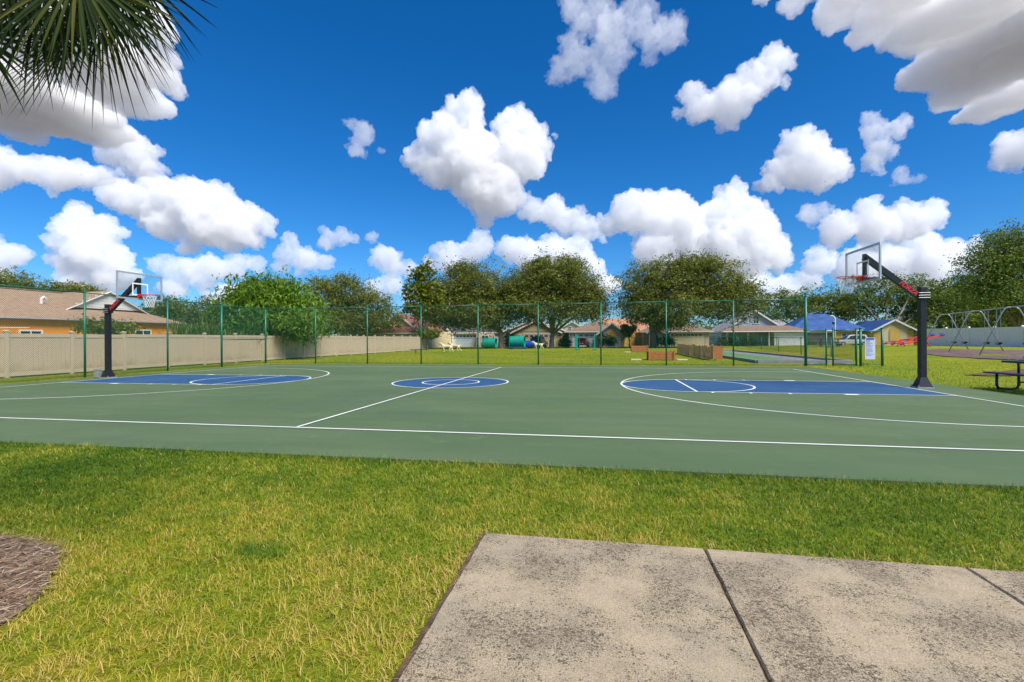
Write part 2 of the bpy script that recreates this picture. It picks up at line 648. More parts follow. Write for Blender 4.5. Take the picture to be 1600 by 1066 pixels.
h = LW / 2
sheet('side_line', rect(-L - h, L + h, -W - h, -W + h), Z2, M['line'])
sheet('side_line', rect(-L - h, L + h, W - h, W + h), Z2, M['line'])
for s in (-1, 1):
    sheet('base_line', rect(s * L - h, s * L + h, -W + h + .002, W - h - .002), Z2, M['line'])
sheet('half_court_line', rect(-h, h, -W + h + .002, W - h - .002), Z2 + .004, M['line'])
RC = 1.83
sheet('centre_disc', [[(RC * math.cos(2 * math.pi * i / 72), RC * math.sin(2 * math.pi * i / 72)) for i in range(72)]], Z1, M['blue'])
sheet('centre_circle_line', ring(0, 0, RC, LW), Z2, M['line'])
sheet('inner_circle_line', ring(0, 0, 0.9, LW), Z2, M['line'])
KW = 1.83
FTL = L - 19 * 0.3048
HOOP = 11.47
for s in (-1, 1):
    x0, x1 = sorted((s * (FTL), s * (L - h)))
    sheet('painted_key', rect(x0, x1, -KW, KW), Z1, M['blue'])
    t0 = math.pi / 2 if s > 0 else -math.pi / 2
    half = [(s * FTL + RC * math.cos(t0 + math.pi * i / 36), RC * math.sin(t0 + math.pi * i / 36)) for i in range(37)]
    sheet('painted_half_disc', [half], Z1, M['blue'])
    for q in (-1, 1):
        sheet('lane_line', rect(x0, x1, q * KW - h, q * KW + h), Z2, M['line'])
    sheet('free_throw_line', rect(s * FTL - h, s * FTL + h, -KW + h, KW - h), Z2 + .004, M['line'])
    sheet('free_throw_circle_line', ring(s * FTL, 0, RC, LW), Z2 + .002, M['line'])
    for q in (-1, 1):
        for d, ln in ((7 * .3048, .30), (8.9 * .3048 + .9, .06), (8.9 * .3048 + 1.8, .06), (8.9 * .3048 + 2.7, .06)):
            xa, xb = sorted((s * (L - d), s * (L - d - ln)))
            ya, yb = sorted((q * (KW + h), q * (KW + h + .16)))
            sheet('lane_block', rect(xa, xb, ya, yb), Z2, M['line'])
    R3 = 6.12
    c0 = s * HOOP
    sheet('three_point_arc', ring(c0, 0, R3, LW, t0, t0 + math.pi, 96), Z2 - .002, M['line'])
    xa, xb = sorted((c0, s * (L - h)))
    for q in (-1, 1):
        sheet('three_point_line', rect(xa, xb, q * R3 - h, q * R3 + h), Z2 - .002, M['line'])


# ------------------------------------------------------------------ concrete walk in front
def concrete_material():
    m = bpy.data.materials.new('stained_concrete')
    m.use_nodes = True
    nt = m.node_tree
    p = nt.nodes['Principled BSDF']
    p.inputs['Roughness'].default_value = 0.92
    p.inputs['Specular IOR Level'].default_value = 0.2
    geo = nt.nodes.new('ShaderNodeNewGeometry')

    def noise(scale, detail, rough=0.6):
        n = nt.nodes.new('ShaderNodeTexNoise')
        n.inputs['Scale'].default_value = scale
        n.inputs['Detail'].default_value = detail
        n.inputs['Roughness'].default_value = rough
        nt.links.new(geo.outputs['Position'], n.inputs['Vector'])
        return n

    def math_(op, a, b_=None, c=None):
        x = nt.nodes.new('ShaderNodeMath')
        x.operation = op
        for i, q in enumerate((a, b_, c)):
            if q is None:
                continue
            if isinstance(q, (int, float)):
                x.inputs[i].default_value = q
            else:
                nt.links.new(q, x.inputs[i])
        return x.outputs[0]

    def mix(fac, a, b_):
        x = nt.nodes.new('ShaderNodeMix')
        x.data_type = 'RGBA'
        nt.links.new(fac, x.inputs[0])
        for i, q in ((6, a), (7, b_)):
            if isinstance(q, tuple):
                x.inputs[i].default_value = (*q, 1)
            else:
                nt.links.new(q, x.inputs[i])
        return x.outputs[2]

    def smooth(src, e0, e1):
        x = nt.nodes.new('ShaderNodeMapRange')
        x.interpolation_type = 'SMOOTHSTEP'
        x.inputs['From Min'].default_value = e0
        x.inputs['From Max'].default_value = e1
        nt.links.new(src, x.inputs['Value'])
        return x.outputs[0]
    grain = noise(140, 4, 0.7).outputs['Fac']
    base = mix(smooth(grain, 0.3, 0.7), (0.27, 0.215, 0.145), (0.45, 0.37, 0.255))
    tone = noise(1.6, 5).outputs['Fac']
    base = mix(math_('MULTIPLY', smooth(tone, 0.42, 0.7), 0.5), base, (0.25, 0.215, 0.165))
    # mildew: small black specks whose number follows larger soft patches
    patch = noise(2.6, 4, 0.65).outputs['Fac']
    vo = nt.nodes.new('ShaderNodeTexVoronoi')
    vo.inputs['Scale'].default_value = 85
    warp = noise(60, 3)
    mv = nt.nodes.new('ShaderNodeVectorMath')
    mv.operation = 'MULTIPLY_ADD'
    nt.links.new(warp.outputs['Color'], mv.inputs[0])
    mv.inputs[1].default_value = (0.02, 0.02, 0.02)
    nt.links.new(geo.outputs['Position'], mv.inputs[2])
    nt.links.new(mv.outputs[0], vo.inputs['Vector'])
    rnd = nt.nodes.new('ShaderNodeSeparateColor')
    nt.links.new(vo.outputs['Color'], rnd.inputs[0])
    size = math_('MULTIPLY', math_('ADD', smooth(patch, 0.34, 0.7), 0.4), math_('MULTIPLY', math_('POWER', rnd.outputs[0], 2.0), 0.9))
    speck = math_('SUBTRACT', math_('ADD', size, 0.02), vo.outputs['Distance'])
    speck = smooth(speck, 0.0, 0.3)
    base = mix(math_('MULTIPLY', speck, 0.88), base, (0.06, 0.045, 0.03))
    vo2 = nt.nodes.new('ShaderNodeTexVoronoi')
    vo2.inputs['Scale'].default_value = 170
    nt.links.new(mv.outputs[0], vo2.inputs['Vector'])
    sp2 = smooth(math_('SUBTRACT', math_('MULTIPLY', smooth(patch, 0.1, 0.7), 0.62), vo2.outputs['Distance']), 0.0, 0.1)
    base = mix(math_('MULTIPLY', sp2, 0.85), base, (0.11, 0.09, 0.065))
    film = noise(4.5, 6, 0.7).outputs['Fac']
    base = mix(math_('MULTIPLY', smooth(film, 0.46, 0.7), 0.34), base, (0.16, 0.125, 0.088))
    nt.links.new(base, p.inputs['Base Color'])
    b = nt.nodes.new('ShaderNodeBump')
    b.inputs['Strength'].default_value = 0.5
    b.inputs['Distance'].default_value = 0.004
    nt.links.new(math_('SUBTRACT', grain, math_('MULTIPLY', speck, 0.5)), b.inputs['Height'])
    nt.links.new(b.outputs[0], p.inputs['Normal'])
    return m


M['slab'] = concrete_material()
M['soil'] = mat('brown_soil', (0.085, 0.05, 0.03), 0.95, 0.4, 12, (0.17, 0.105, 0.06), 0.8, 60)
walk = MB().box(3.885, 12.6, -16.2, -11.375, -0.2, -0.014).build('concrete_walk', M['soil'])
kind(walk, 'structure')
xs = [3.91, 5.405, 6.895, 8.39, 9.88, 11.37]
ys = [-11.4, -12.86, -14.33, -15.8]
rng = random.Random(5)
for i in range(len(xs) - 1):
    for j in range(len(ys) - 1):
        g_ = 0.0055
        x0, x1, y1, y0 = xs[i] + g_, xs[i + 1] - g_, ys[j] - g_, ys[j + 1] + g_
        zt = 0.004 + rng.uniform(-.003, .003)
        # a slab with a slightly worn, wandering outline and tooled edge
        def side(p, q, n):
            out = []
            for k in range(n):
                t = k / n
                j_ = rng.uniform(-.0028, .0028)
                dx, dy = q[0] - p[0], q[1] - p[1]
                l = math.hypot(dx, dy)
                out.append((p[0] + dx * t - dy / l * j_, p[1] + dy * t + dx / l * j_))
            return out
        lp = side((x0, y0), (x1, y0), 18) + side((x1, y0), (x1, y1), 18) + side((x1, y1), (x0, y1), 18) + side((x0, y1), (x0, y0), 18)
        cx, cyy = (x0 + x1) / 2, (y0 + y1) / 2
        k = len(lp)
        ins = [(cx + (x - cx) * .988, cyy + (y - cyy) * .988) for x, y in lp]
        b = MB()
        b.add([(x, y, -0.09) for x, y in lp] + [(x, y, zt - .012) for x, y in lp] + [(x, y, zt) for x, y in ins],
              [(q, (q + 1) % k, (q + 1) % k + k, q + k) for q in range(k)] + [(q + k, (q + 1) % k + k, (q + 1) % k + 2 * k, q + 2 * k) for q in range(k)] + [tuple(range(2 * k, 3 * k))])
        b.build('paving_slab', M['slab'], walk)

# ------------------------------------------------------------------ mulch bed round the palm
PALM = place(-3.77, 2.37)
MC = PALM


def mulch_r(th):
    return 1.13 + 0.05 * np.sin(3 * th + 1) + 0.03 * np.sin(7 * th)


th = np.linspace(0, 2 * math.pi, 60, endpoint=False)
bed = MB()
bed.add([(MC[0] + mulch_r(t) * math.cos(t), MC[1] + mulch_r(t) * math.sin(t), -0.02) for t in th], [tuple(range(60))])
M['mulchsoil'] = mat('mulch_soil', (0.17, 0.1, 0.06), 0.95, 0.4, 15, (0.33, 0.23, 0.16), 0.8, 50)
kind(bed.build('mulch_bed', M['mulchsoil']), 'structure')


def strips(n, pos, length, width, lean, az, z0, seed, tint, curl=0.35, up=None):
    """n narrow two-segment blades; returns V, flat loops, loop totals, tint per vertex"""
    r = np.random.RandomState(seed)
    d = np.stack([np.cos(az) * np.sin(lean), np.sin(az) * np.sin(lean), np.cos(lean)], 1)
    d2 = np.stack([np.cos(az) * np.sin(lean + curl), np.sin(az) * np.sin(lean + curl), np.cos(lean + curl)], 1)
    tw = r.uniform(-.6, .6, n) + az + math.pi / 2
    s = np.stack([np.cos(tw), np.sin(tw), np.zeros(n)], 1) * (width[:, None] / 2)
    p0 = np.concatenate([pos, z0[:, None]], 1)
    p1 = p0 + d * (length * .5)[:, None]
    p2 = p1 + d2 * (length * .5)[:, None]
    V = np.stack([p0 - s, p0 + s, p1 - s * .9, p1 + s * .9, p2], 1).reshape(-1, 3)
    o = np.arange(n)[:, None] * 5
    fl = np.concatenate([o + np.array([[0, 1, 3, 2]]), o + np.array([[2, 3, 4]])], 1).ravel()
    lt = np.tile([4, 3], n)
    return V, fl, lt, np.repeat(tint, 5)


rs = np.random.RandomState(11)
n = 10000
t_, rr = rs.uniform(0, 2 * math.pi, n), np.sqrt(rs.uniform(0.04, 1, n))
pos = np.stack([MC[0] + rr * mulch_r(t_) * np.cos(t_), MC[1] + rr * mulch_r(t_) * np.sin(t_)], 1)
V, fl, lt, ti = strips(n, pos, rs.uniform(.025, .1, n), rs.uniform(.003, .009, n), rs.uniform(1.3, 1.58, n), rs.normal(.5, .9, n), rs.uniform(-.02, .01, n), 3, rs.rand(n), 0.12)
V[:, 2] = np.maximum(V[:, 2], -.021)
M['chips'] = leaf_mat('mulch_chips', [(0, (0.09, 0.048, 0.024)), (0.4, (0.24, 0.145, 0.08)), (0.75, (0.38, 0.26, 0.165)), (1, (0.56, 0.45, 0.34))], 0.02, 0.85)
kind(linked('mulch_chips', mesh_np('mulch_chips', V, fl, lt, M['chips'], {'tint': ti})), 'stuff')

# ------------------------------------------------------------------ lawn blades
M['blades'] = leaf_mat('grass_blades', [(0, (0.045, 0.115, 0.005)), (0.3, (0.105, 0.2, 0.007)), (0.55, (0.215, 0.28, 0.012)), (0.75, (0.4, 0.35, 0.03)), (0.9, (0.56, 0.4, 0.11)), (1, (0.6, 0.42, 0.2))], 0.3, 0.6)


def near_lawn():
    r = np.random.RandomState(21)
    # candidate points in the wedge before the camera, with a margin to either side
    n = 760000
    Yc = 1.5 + (7.6 - 1.5) * r.rand(n) ** 0.85
    x = (r.rand(n) * 2 - 1) * (Yc * 1.12 + 1.1)
    keep = r.rand(n) < np.clip((Yc * 1.12 + 1.1) / 9.0, 0, 1)
    Yc, x = Yc[keep], x[keep]
    a, b = CA + x * cY - Yc * sY, CB + x * sY + Yc * cY
    edge = r.normal(0, .016, len(a)) + .022 * (vnoise(a, b, .16, 41) - .35) + .02 * (vnoise(a, b, .05, 42) - .5)
    ok = (b < PAD[2] + .02 + edge) & (b > -14.6)
    slabs = (a > 3.9 + edge) & (a < 11.4) & (b < -11.39 + edge)
    ok &= ~slabs
    tm = np.arctan2(b - MC[1], a - MC[0])
    dm = np.hypot(a - MC[0], b - MC[1]) - mulch_r(tm)
    ok &= dm > -0.1 * r.rand(len(a)) ** 2
    # thin soil line beside the concrete
    ds = np.maximum(np.maximum(3.9 - a, 0), np.maximum(b + 11.39, 0))
    ds = np.where((a > 3.2) & (b < -11.0), ds, 1.0)
    ok &= ~((ds < .035) & (r.rand(len(a)) < .35))
    a, b, Yc, dm, ds = a[ok], b[ok], Yc[ok], dm[ok], ds[ok]
    n = len(a)
    big = vnoise(a, b, 2.2, 6) * .45 + vnoise(a, b, .9, 1) * .3 + vnoise(a, b, .3, 2) * .25
    fine = vnoise(a, b, .12, 3)
    # lusher, greener towards the court; drier and yellower in the open middle and round the edges
    lush = ss(-12.2, -10.2, b) * .5 + ss(1.5, -1.5, a) * 0.2
    clump = np.exp(-(((a - 2.45) / .16) ** 2 + ((b + 11.9) / .09) ** 2))
    tint = .38 + .95 * (big - .5) + .34 * (fine - .5) + r.normal(0, .15, n) + .14 - .26 * lush - .5 * clump
    straw = r.rand(n) < np.clip(.07 + .3 * (big - .4) + .45 * np.exp(-np.maximum(dm, 0) / .14) + .75 * np.exp(-ds / .07), 0, .85)
    tint = np.where(straw, r.uniform(.74, 1, n), np.clip(tint, 0, .86))
    ln = r.uniform(.026, .066, n) * (.8 + .45 * big) * (1 + .5 * clump) * (1 + .55 * ss(-9.72, -9.55, b) + .35 * np.exp(-ds / .06))
    wd = r.uniform(.0023, .0045, n) * (1 + .12 * np.maximum(Yc - 2.5, 0))
    lean = np.abs(r.normal(.75, .38, n)) + .25 * straw
    az = r.uniform(0, 2 * math.pi, n) + 1.2 * (vnoise(a, b, .5, 7) - .5)
    V, fl, lt, ti = strips(n, np.stack([a, b], 1), ln, wd, lean, az, np.full(n, -.036), 31, tint, .45)
    o = linked('lawn_grass', mesh_np('lawn_grass', V, fl, lt, M['blades'], {'tint': ti}))
    kind(o, 'stuff')
    o['label'] = 'short green and straw-coloured grass before the court'


near_lawn()


def far_lawn():
    r = np.random.RandomState(22)
    n = 170000
    Yc = 11 + 45 * r.rand(n) ** 1.5
    x = (r.rand(n) * 2 - 1) * (Yc * 1.1 + 1)
    a, b = CA + x * cY - Yc * sY, CB + x * sY + Yc * cY
    inside = (a > PAD[0] - .03) & (a < PAD[1] + .05) & (b > PAD[2]) & (b < PAD[3] + .05)
    pad2 = (a > 13.0) & (a < 17.8) & (b > 13) & (b < 36.5)
    mul = (a > 22) & (a < 43) & (b > 11.5) & (b < 33)
    ok = ~inside & ~pad2 & ~mul & (a > -17.2) & (b > -9.4) & (b < 45)
    a, b, Yc = a[ok], b[ok], Yc[ok]
    n = len(a)
    big = vnoise(a, b, 3.0, 4)
    tint = np.clip(.46 + .5 * (big - .5) + r.normal(0, .16, n), 0, 1)
    V, fl, lt, ti = strips(n, np.stack([a, b], 1), r.uniform(.04, .085, n), r.uniform(.008, .018, n) * (.6 + Yc / 45), np.abs(r.normal(.8, .35, n)), r.uniform(0, 6.28, n), terrain(a, b) - .01, 32, tint, .4)
    o = linked('lawn_grass', mesh_np('lawn_grass_far', V, fl, lt, M['blades'], {'tint': ti}))
    kind(o, 'stuff')
    o['label'] = 'open lawn grass beyond and beside the court'


far_lawn()

# ================================================================== BASKETBALL HOOPS
def make_hoop(label):
    """built facing -x: pole at the origin, board in front at x=-1.45"""
    t = thing('basketball_hoop', label, 'basketball hoop', group='basketball hoops')
    PX = 0.0
    PT = 2.72
    p = MB()
    w = 0.076
    p.box(-w, w, -w, w, 0.05, PT)
    pole = p.build('pole', M['black'], t, bevel=.012)
    MB().box(-w - .006, w + .006, -w - .006, w + .006, PT + .001, PT + .02).build('pole_cap', M['black'], pole, bevel=.004)
    base = MB()
    base.box(-.19, .19, -.17, .17, 0.001, 0.042)
    b = base.build('base_plate', M['steel'], t)
    gus = MB()
    for s in (-1, 1):                     # flared gussets
        gus.prism([(s * (w + .001), .046), (s * .17, .046), (s * .165, .07), (s * (w + .001), .30)], .02)
        Mr = Matrix.Rotation(R_(90), 4, 'Z')
        gus.prism([(s * (w + .001), .046), (s * .15, .046), (s * .145, .07), (s * (w + .001), .30)], .02, Mr)
    # skirt faces joining the gussets, making the flared foot
    k1, k2, z1_, z2_ = .165, w + .004, .046, .30
    gus.add([(-k1, -.15, z1_), (k1, -.15, z1_), (k1, .15, z1_), (-k1, .15, z1_), (-k2, -k2, z2_), (k2, -k2, z2_), (k2, k2, z2_), (-k2, k2, z2_)],
            [(0, 1, 5, 4), (1, 2, 6, 5), (2, 3, 7, 6), (3, 0, 4, 7)])
    gus.build('flared_foot', M['black'], t)
    for sx in (-1, 1):
        for sy in (-1, 1):
            MB().tube([(sx * .172, sy * .152, .042), (sx * .172, sy * .152, .085)], .014, 6).build('anchor_bolt', M['steel'], b)
    for z in (2.44, 2.505, 2.57):         # clamp bands round the pole
        c = MB()
        c.box(-w - .03, w + .03, -w - .03, w + .03, z - .022, z + .022)
        c.build('clamp_band', M['black'], t, bevel=.004)
        for sy in (-1, 1):
            MB().tube([(-w - .06, sy * (w + .04), z), (w + .06, sy * (w + .04), z)], .009, 6).build('clamp_bolt', M['alu'], t)
    XB = -1.42                            # back of the board
    # diagonal extension arm, vertical back plate and lower brace
    arm = MB()
    arm.bar((-.10, 0, 2.50), (XB + .03, 0, 3.60), .11, .155, up=(0, 0, 1))
    a_o = arm.build('extension_arm', M['black'], t, bevel=.008)
    MB().box(XB + .001, XB + .075, -.055, .055, 2.93, 3.68).build('back_plate', M['black'], t, bevel=.005)
    MB().bar((XB + .076, 0, 3.0), (-.62, 0, 3.0), .09, .07).build('lower_brace', M['black'], t, bevel=.005)
    dv = Vector((XB + .03 + .10, 0, 3.60 - 2.50)).normalized()
    for s in (-1, 1):                     # red lettering on both cheeks of the arm
        cu = bpy.data.curves.new('lettering', 'FONT')
        cu.body = 'FORZA'
        cu.size = .165
        cu.extrude = .002
        cu.shear = .25
        cu.offset = .004
        cu.align_x = 'CENTER'
        cu.align_y = 'CENTER'
        cu.materials.append(M['redprint'])
        tmp = bpy.data.objects.new('tmp', cu)
        C.objects.link(tmp)
        bpy.context.view_layer.update()
        me = bpy.data.meshes.new_from_object(tmp.evaluated_get(bpy.context.evaluated_depsgraph_get()))
        bpy.data.objects.remove(tmp)
        o = linked('lettering', me, a_o)
        xax = -dv if s < 0 else dv        # reads along the beam on either side
        if s < 0:
            xax = -dv
        yax = Vector((0, s, 0)).cross(xax)
        c = Vector((-.10, 0, 2.50)) + dv * .33 + Vector((0, s * .0565, 0))
        o.matrix_local = Matrix(((xax.x, yax.x, 0, c.x), (xax.y, yax.y, s, c.y), (xax.z, yax.z, 0, c.z), (0, 0, 0, 1)))
    # board
    HW, ZB, ZT = .885, 2.88, 3.85
    bd = thing_part = MB().box(XB - .012, XB - .002, -HW + .05, HW - .05, ZB + .05, ZT - .05).build('backboard_pane', M['clear'], t)
    fr = MB()
    fw = .055
    fr.box(XB - .04, XB, -HW, HW, ZT - fw, ZT)
    fr.box(XB - .04, XB, -HW, HW, ZB, ZB + fw)
    fr.box(XB - .04, XB, -HW, -HW + fw, ZB + fw, ZT - fw)
    fr.box(XB - .04, XB, HW - fw, HW, ZB + fw, ZT - fw)
    fr.build('backboard_frame', M['alu'], t, bevel=.004)
    sq = MB()
    x0, x1 = XB - .0165, XB - .0125
    sw = .045
    sq.box(x0, x1, -.305, .305, 3.44, 3.44 + sw)
    sq.box(x0, x1, -.305, .305, 3.03, 3.03 + sw)
    sq.box(x0, x1, -.305, -.305 + sw, 3.03 + sw, 3.44)
    sq.box(x0, x1, .305 - sw, .305, 3.03 + sw, 3.44)
    sq.build('target_square', M['whitep'], bd)
    # rim with bracket
    RX = XB - .04 - .15 - .23
    rim = MB()
    n = 32
    rim.tube([(RX + .229 * math.cos(2 * math.pi * i / n), .229 * math.sin(2 * math.pi * i / n), 3.05) for i in range(n)], .011, 8, closed=True)
    ro = rim.build('rim', M['red'], t, smooth=True)
    br = MB()
    br.box(XB - .055, XB - .041, -.14, .14, 2.93, 3.09)
    br.prism([(XB - .056, 2.94), (XB - .056, 3.062), (RX + .21, 3.062), (RX + .20, 3.035)], .2)
    br.bar((XB - .06, .10, 3.045), (RX + .02, .222, 3.045), .02, .014)
    br.bar((XB - .06, -.10, 3.045), (RX + .02, -.222, 3.045), .02, .014)
    br.build('rim_bracket', M['red'], ro, bevel=.004)
    net = MB()
    levels = [(0, .225, 3.035), (1, .20, 2.95), (2, .172, 2.86), (3, .15, 2.77), (4, .135, 2.68), (5, .13, 2.60)]
    for i in range(12):
        for s in (0, 1):
            pts = []
            for k, r_, z in levels:
                ang = 2 * math.pi / 12 * (i + (k % 2) * .5 * (1 if s else -1))
                pts.append((RX + r_ * math.cos(ang), r_ * math.sin(ang), z))
            net.tube(pts, .0042, 4, cap=False)
    net.build('net', M['net'], ro)
    return t


hoop_r = make_hoop('basketball hoop on the right, near the picnic table, its full net in view')
hoop_r.location = (13.29, 0, 0)
hoop_l = copy_tree(hoop_r)
hoop_l['label'] = 'basketball hoop on the left, before the orange house and tan fence'
hoop_l.location = (-13.29, 0, 0)
hoop_l.rotation_euler = (0, 0, math.pi)

ped = thing('utility_pedestal', 'small grey box on the ground beside the left hoop pole', 'utility box', (-13.62, -.12, 0))
MB().box(-.09, .09, -.07, .07, .02, .3).build('box_body', M['steel'], ped, bevel=.01)
MB().box(-.1, .1, -.08, .08, .301, .33).build('lid', M['steel'], ped, bevel=.006)
MB().tube([(-.13, 0, .0), (-.13, 0, .1), (-.1, 0, .16)], .02, 6).build('conduit', M['steel'], ped)


# ================================================================== CHAIN-LINK
def chain_mesh(p, q, z0, z1, pitch, r=.0016, seg=6, gaps=()):
    """diagonal wires between plan points p and q; each a thin three-sided rod"""
    p, q = Vector((*p, 0)), Vector((*q, 0))
    ln = (q - p).length
    d = (q - p) / ln
    nrm = Vector((-d.y, d.x, 0))
    H = z1 - z0
    V, Fc = [], []
    for s in (1, -1):
        k = -H
        while k < ln + H:
            # x = k + s'*z ; clip to [0,ln]
            za, zb = 0.0, H
            xa, xb = (k, k + H) if s > 0 else (k + H, k)
            pts = []
            if s > 0:
                za = max(0, -k)
                zb = min(H, ln - k)
                f = lambda z: k + z
            else:
                za = max(0, k + H - ln)
                zb = min(H, k + H)
                f = lambda z: k + H - z
            if zb - za > .02:
                m_ = max(1, int((zb - za) / H * seg + .5))
                for i in range(m_):
                    a_, b_ = za + (zb - za) * i / m_, za + (zb - za) * (i + 1) / m_
                    P0 = p + d * f(a_) + Vector((0, 0, z0 + a_))
                    P1 = p + d * f(b_) + Vector((0, 0, z0 + b_))
                    t = (P1 - P0).normalized()
                    sd = t.cross(nrm)
                    o = len(V)
                    off = nrm * (r * 1.2 * s)
                    for e in (P0, P1):
                        V += [e + off + sd * r, e + off - sd * r * .5 + nrm * r * .87, e + off - sd * r * .5 - nrm * r * .87]
                    Fc += [(o, o + 1, o + 4, o + 3), (o + 1, o + 2, o + 5, o + 4), (o + 2, o, o + 3, o + 5)]
            k += pitch
    me = bpy.data.meshes.new('chain_link_mesh')
    me.from_pydata(V, [], Fc)
    me.materials.append(M['green_wire'])
    return me


post_cache = {}


def post_mesh(h_, r):
    key = (round(h_, 3), r)
    if key not in post_cache:
        b = MB()
        b.tube([(0, 0, -.3), (0, 0, h_)], r, 10)
        b.tube([(0, 0, h_ + .001), (0, 0, h_ + .02), (0, 0, h_ + .045)], [r * 1.25, r * 1.2, r * .35], 10)
        post_cache[key] = b.mesh('post', M['green_metal'], smooth=True)
        post_cache[key].shade_auto_smooth if False else None
    return post_cache[key]


def rail(name, p, q, r, parent):
    return MB().tube([p, q], r, 8).build(name, M['green_metal'], parent, smooth=True)


tall = thing('chain_link_fence', 'tall green chain-link fence along the far and left sides of the court', 'fence', (-14.8, 10.45, 0))
T0 = Vector((-14.8, 10.45, 0))
HT = 3.25
CORN = (-14.8, 10.45)
left_posts = [(-14.45, -7.2), (-14.48, -3.6), (-14.5, .12), (-14.58, 3.72), (-14.66, 6.95)]
far_posts = [at(u, 1) for u in ()]
far_u = [493, 574, 658, 747, 841, 939, 1041, 1146, 1259]


def on_line_b(u, b0_):
    kx = ray(u, 545)[0]
    Yd = (b0_ - CB) / (cY + kx * sY)
    return place(kx * Yd, Yd)


fp = [on_line_b(u, 10.45) for u in far_u]
for i, (x, y) in enumerate(left_posts + [CORN] + fp):
    rr_ = .05 if i in (4, 5, len(left_posts) + len(fp)) else .038
    if i == len(left_posts) + len(fp):
        rr_ = .062
    linked('post', post_mesh(HT + (.1 if i == len(left_posts) + len(fp) else 0), rr_), tall, Vector((x, y, 0)) - T0)
runs = [(left_posts[i], (left_posts + [CORN])[i + 1]) for i in range(len(left_posts))] + [((fp[i - 1] if i else CORN), fp[i]) for i in range(len(fp))]
for i, (p, q) in enumerate(runs):
    P, Qv = Vector((*p, HT - .03)) - T0, Vector((*q, HT - .03)) - T0
    rail('top_rail', P, Qv, .022, tall)
    o = linked('chain_link_mesh', chain_mesh(p, q, .05, HT - .03, .068, (.0026 if i > 4 else .0036)), tall, -T0)
    kind(o, 'stuff')
    rail('bottom_wire', Vector((*p, .06)) - T0, Vector((*q, .06)) - T0, .006, tall)
# the gate bay by the corner: a mid rail over a chain-link leaf
p, q = left_posts[4], CORN
rail('gate_rail', Vector((*p, 1.42)) - T0 + Vector((0, .06, 0)), Vector((*q, 1.42)) - T0 - Vector((0, .06, 0)), .026, tall)

# low gate and notice frame beside the end of the tall fence
lg = thing('entrance_gate', 'low green chain-link gate and rail between the tall fence and the notice board', 'gate', (14.3, 10.6, 0))
T1 = Vector((14.3, 10.6, 0))
HG = 1.78
G1, G2, G3 = at(1291, 23.4), at(1301.5, 23.3), at(1338, 22.9)
for x, y in (G1, G2, G3):
    linked('post', post_mesh(HG, .04), lg, Vector((x, y, 0)) - T1)
for p, q in (((14.36, 10.47), G1), (G2, G3)):
    for z in (HG - .06, .08):
        rail('rail', Vector((*p, z)) - T1, Vector((*q, z)) - T1, .03, lg)
    kind(linked('chain_link_mesh', chain_mesh(p, q, .08, HG - .06, .068, .002), lg, -T1), 'stuff')
for z in (.5, .9, 1.3):
    rail('hinge', Vector((*G1, z)) - T1, Vector((*G2, z)) - T1, .018, lg)

S1, S2 = at(1344.5, 22.85), at(1378.5, 22.75)
nb = thing('notice_frame', 'green post frame with a chain-link infill that carries the rules sign', 'frame', (S1[0], S1[1], 0))
T2 = Vector((*S1, 0))
for x, y in (S1, S2):
    linked('post', post_mesh(HG + .02, .055), nb, Vector((x, y, 0)) - T2)
rail('top_rail', Vector((*S1, HG - .12)) - T2, Vector((*S2, HG - .12)) - T2, .034, nb)
rail('bottom_rail', Vector((*S1, .1)) - T2, Vector((*S2, .1)) - T2, .02, nb)
kind(linked('chain_link_mesh', chain_mesh(S1, S2, .1, HG - .12, .068, .002), nb, -T2), 'stuff')

sg = thing('rules_sign', 'pale blue rules sign with a dark blue header hung on the green frame', 'sign')
sx, sy = at(1358.3, 22.72)
sg.location = (sx, sy - .06, .33)
sg.rotation_euler = (0, 0, math.atan2(S2[1] - S1[1], S2[0] - S1[0]))
panel = MB().prism([(-.225, 0), (.225, 0), (.225, .95), (.18, 1.03), (-.18, 1.03), (-.225, .95)], .02).build('sign_panel', M['signw'], sg)
MB().prism([(-.185, .925), (.185, .925), (.165, 1.01), (-.165, 1.01)], .004, Matrix.Translation((0, -.0125, 0))).build('header_band', M['signb'], panel)
rng = random.Random(8)
for i in range(13):
    z = .87 - i * .058
    w = rng.uniform(.12, .34)
    b = MB()
    x = -.18
    while x < -.18 + w:
        l_ = rng.uniform(.025, .06)
        b.box(x, x + l_, -.0135, -.0105, z, z + (.022 if i > 2 else .03))
        x += l_ + .014
    b.build('text_line', M['signt'], panel)
MB().bar((0, 0, 1.03), (0, 0, 1.34), .02, .01).build('hanger', M['green_metal'], sg)

# the fence that runs back beside the bocce court, and the far dog-park fence
def low_fence(name, label, pts, hgt, pitch, r=.0025, pr=.03):
    o = thing(name, label, 'fence', (*pts[0], 0))
    T = Vector((*pts[0], 0))
    for x, y in pts:
        linked('post', post_mesh(hgt, pr), o, Vector((x, y, float(terrain(x, y)))) - T)
    for p, q in zip(pts, pts[1:]):
        rail('top_rail', Vector((*p, hgt - .02 + float(terrain(*p)))) - T, Vector((*q, hgt - .02 + float(terrain(*q)))) - T, .022, o)
        zt_ = float(terrain(*p))
        kind(linked('chain_link_mesh', chain_mesh(p, q, .04 + zt_, hgt - .03 + zt_, pitch, r, 3), o, -T), 'stuff')
    return o


side_pts = [(17.2, 11.0), (19.2, 16.0), (19.9, 20.6), (20.1, 26), (20.6, 32.3), (21.3, 39.3), (22.0, 46.5), (22.4, 52)]
low_fence('chain_link_fence', 'low green chain-link fence running back along the bocce court', side_pts[1:], 1.3, .1)
far_pts = [(-17.0 + 3.94 * i, 53.2 - .05 * i) for i in range(11)]
low_fence('chain_link_fence', 'low green chain-link fence across the far end of the dog park', far_pts, 1.5, .12, .003)

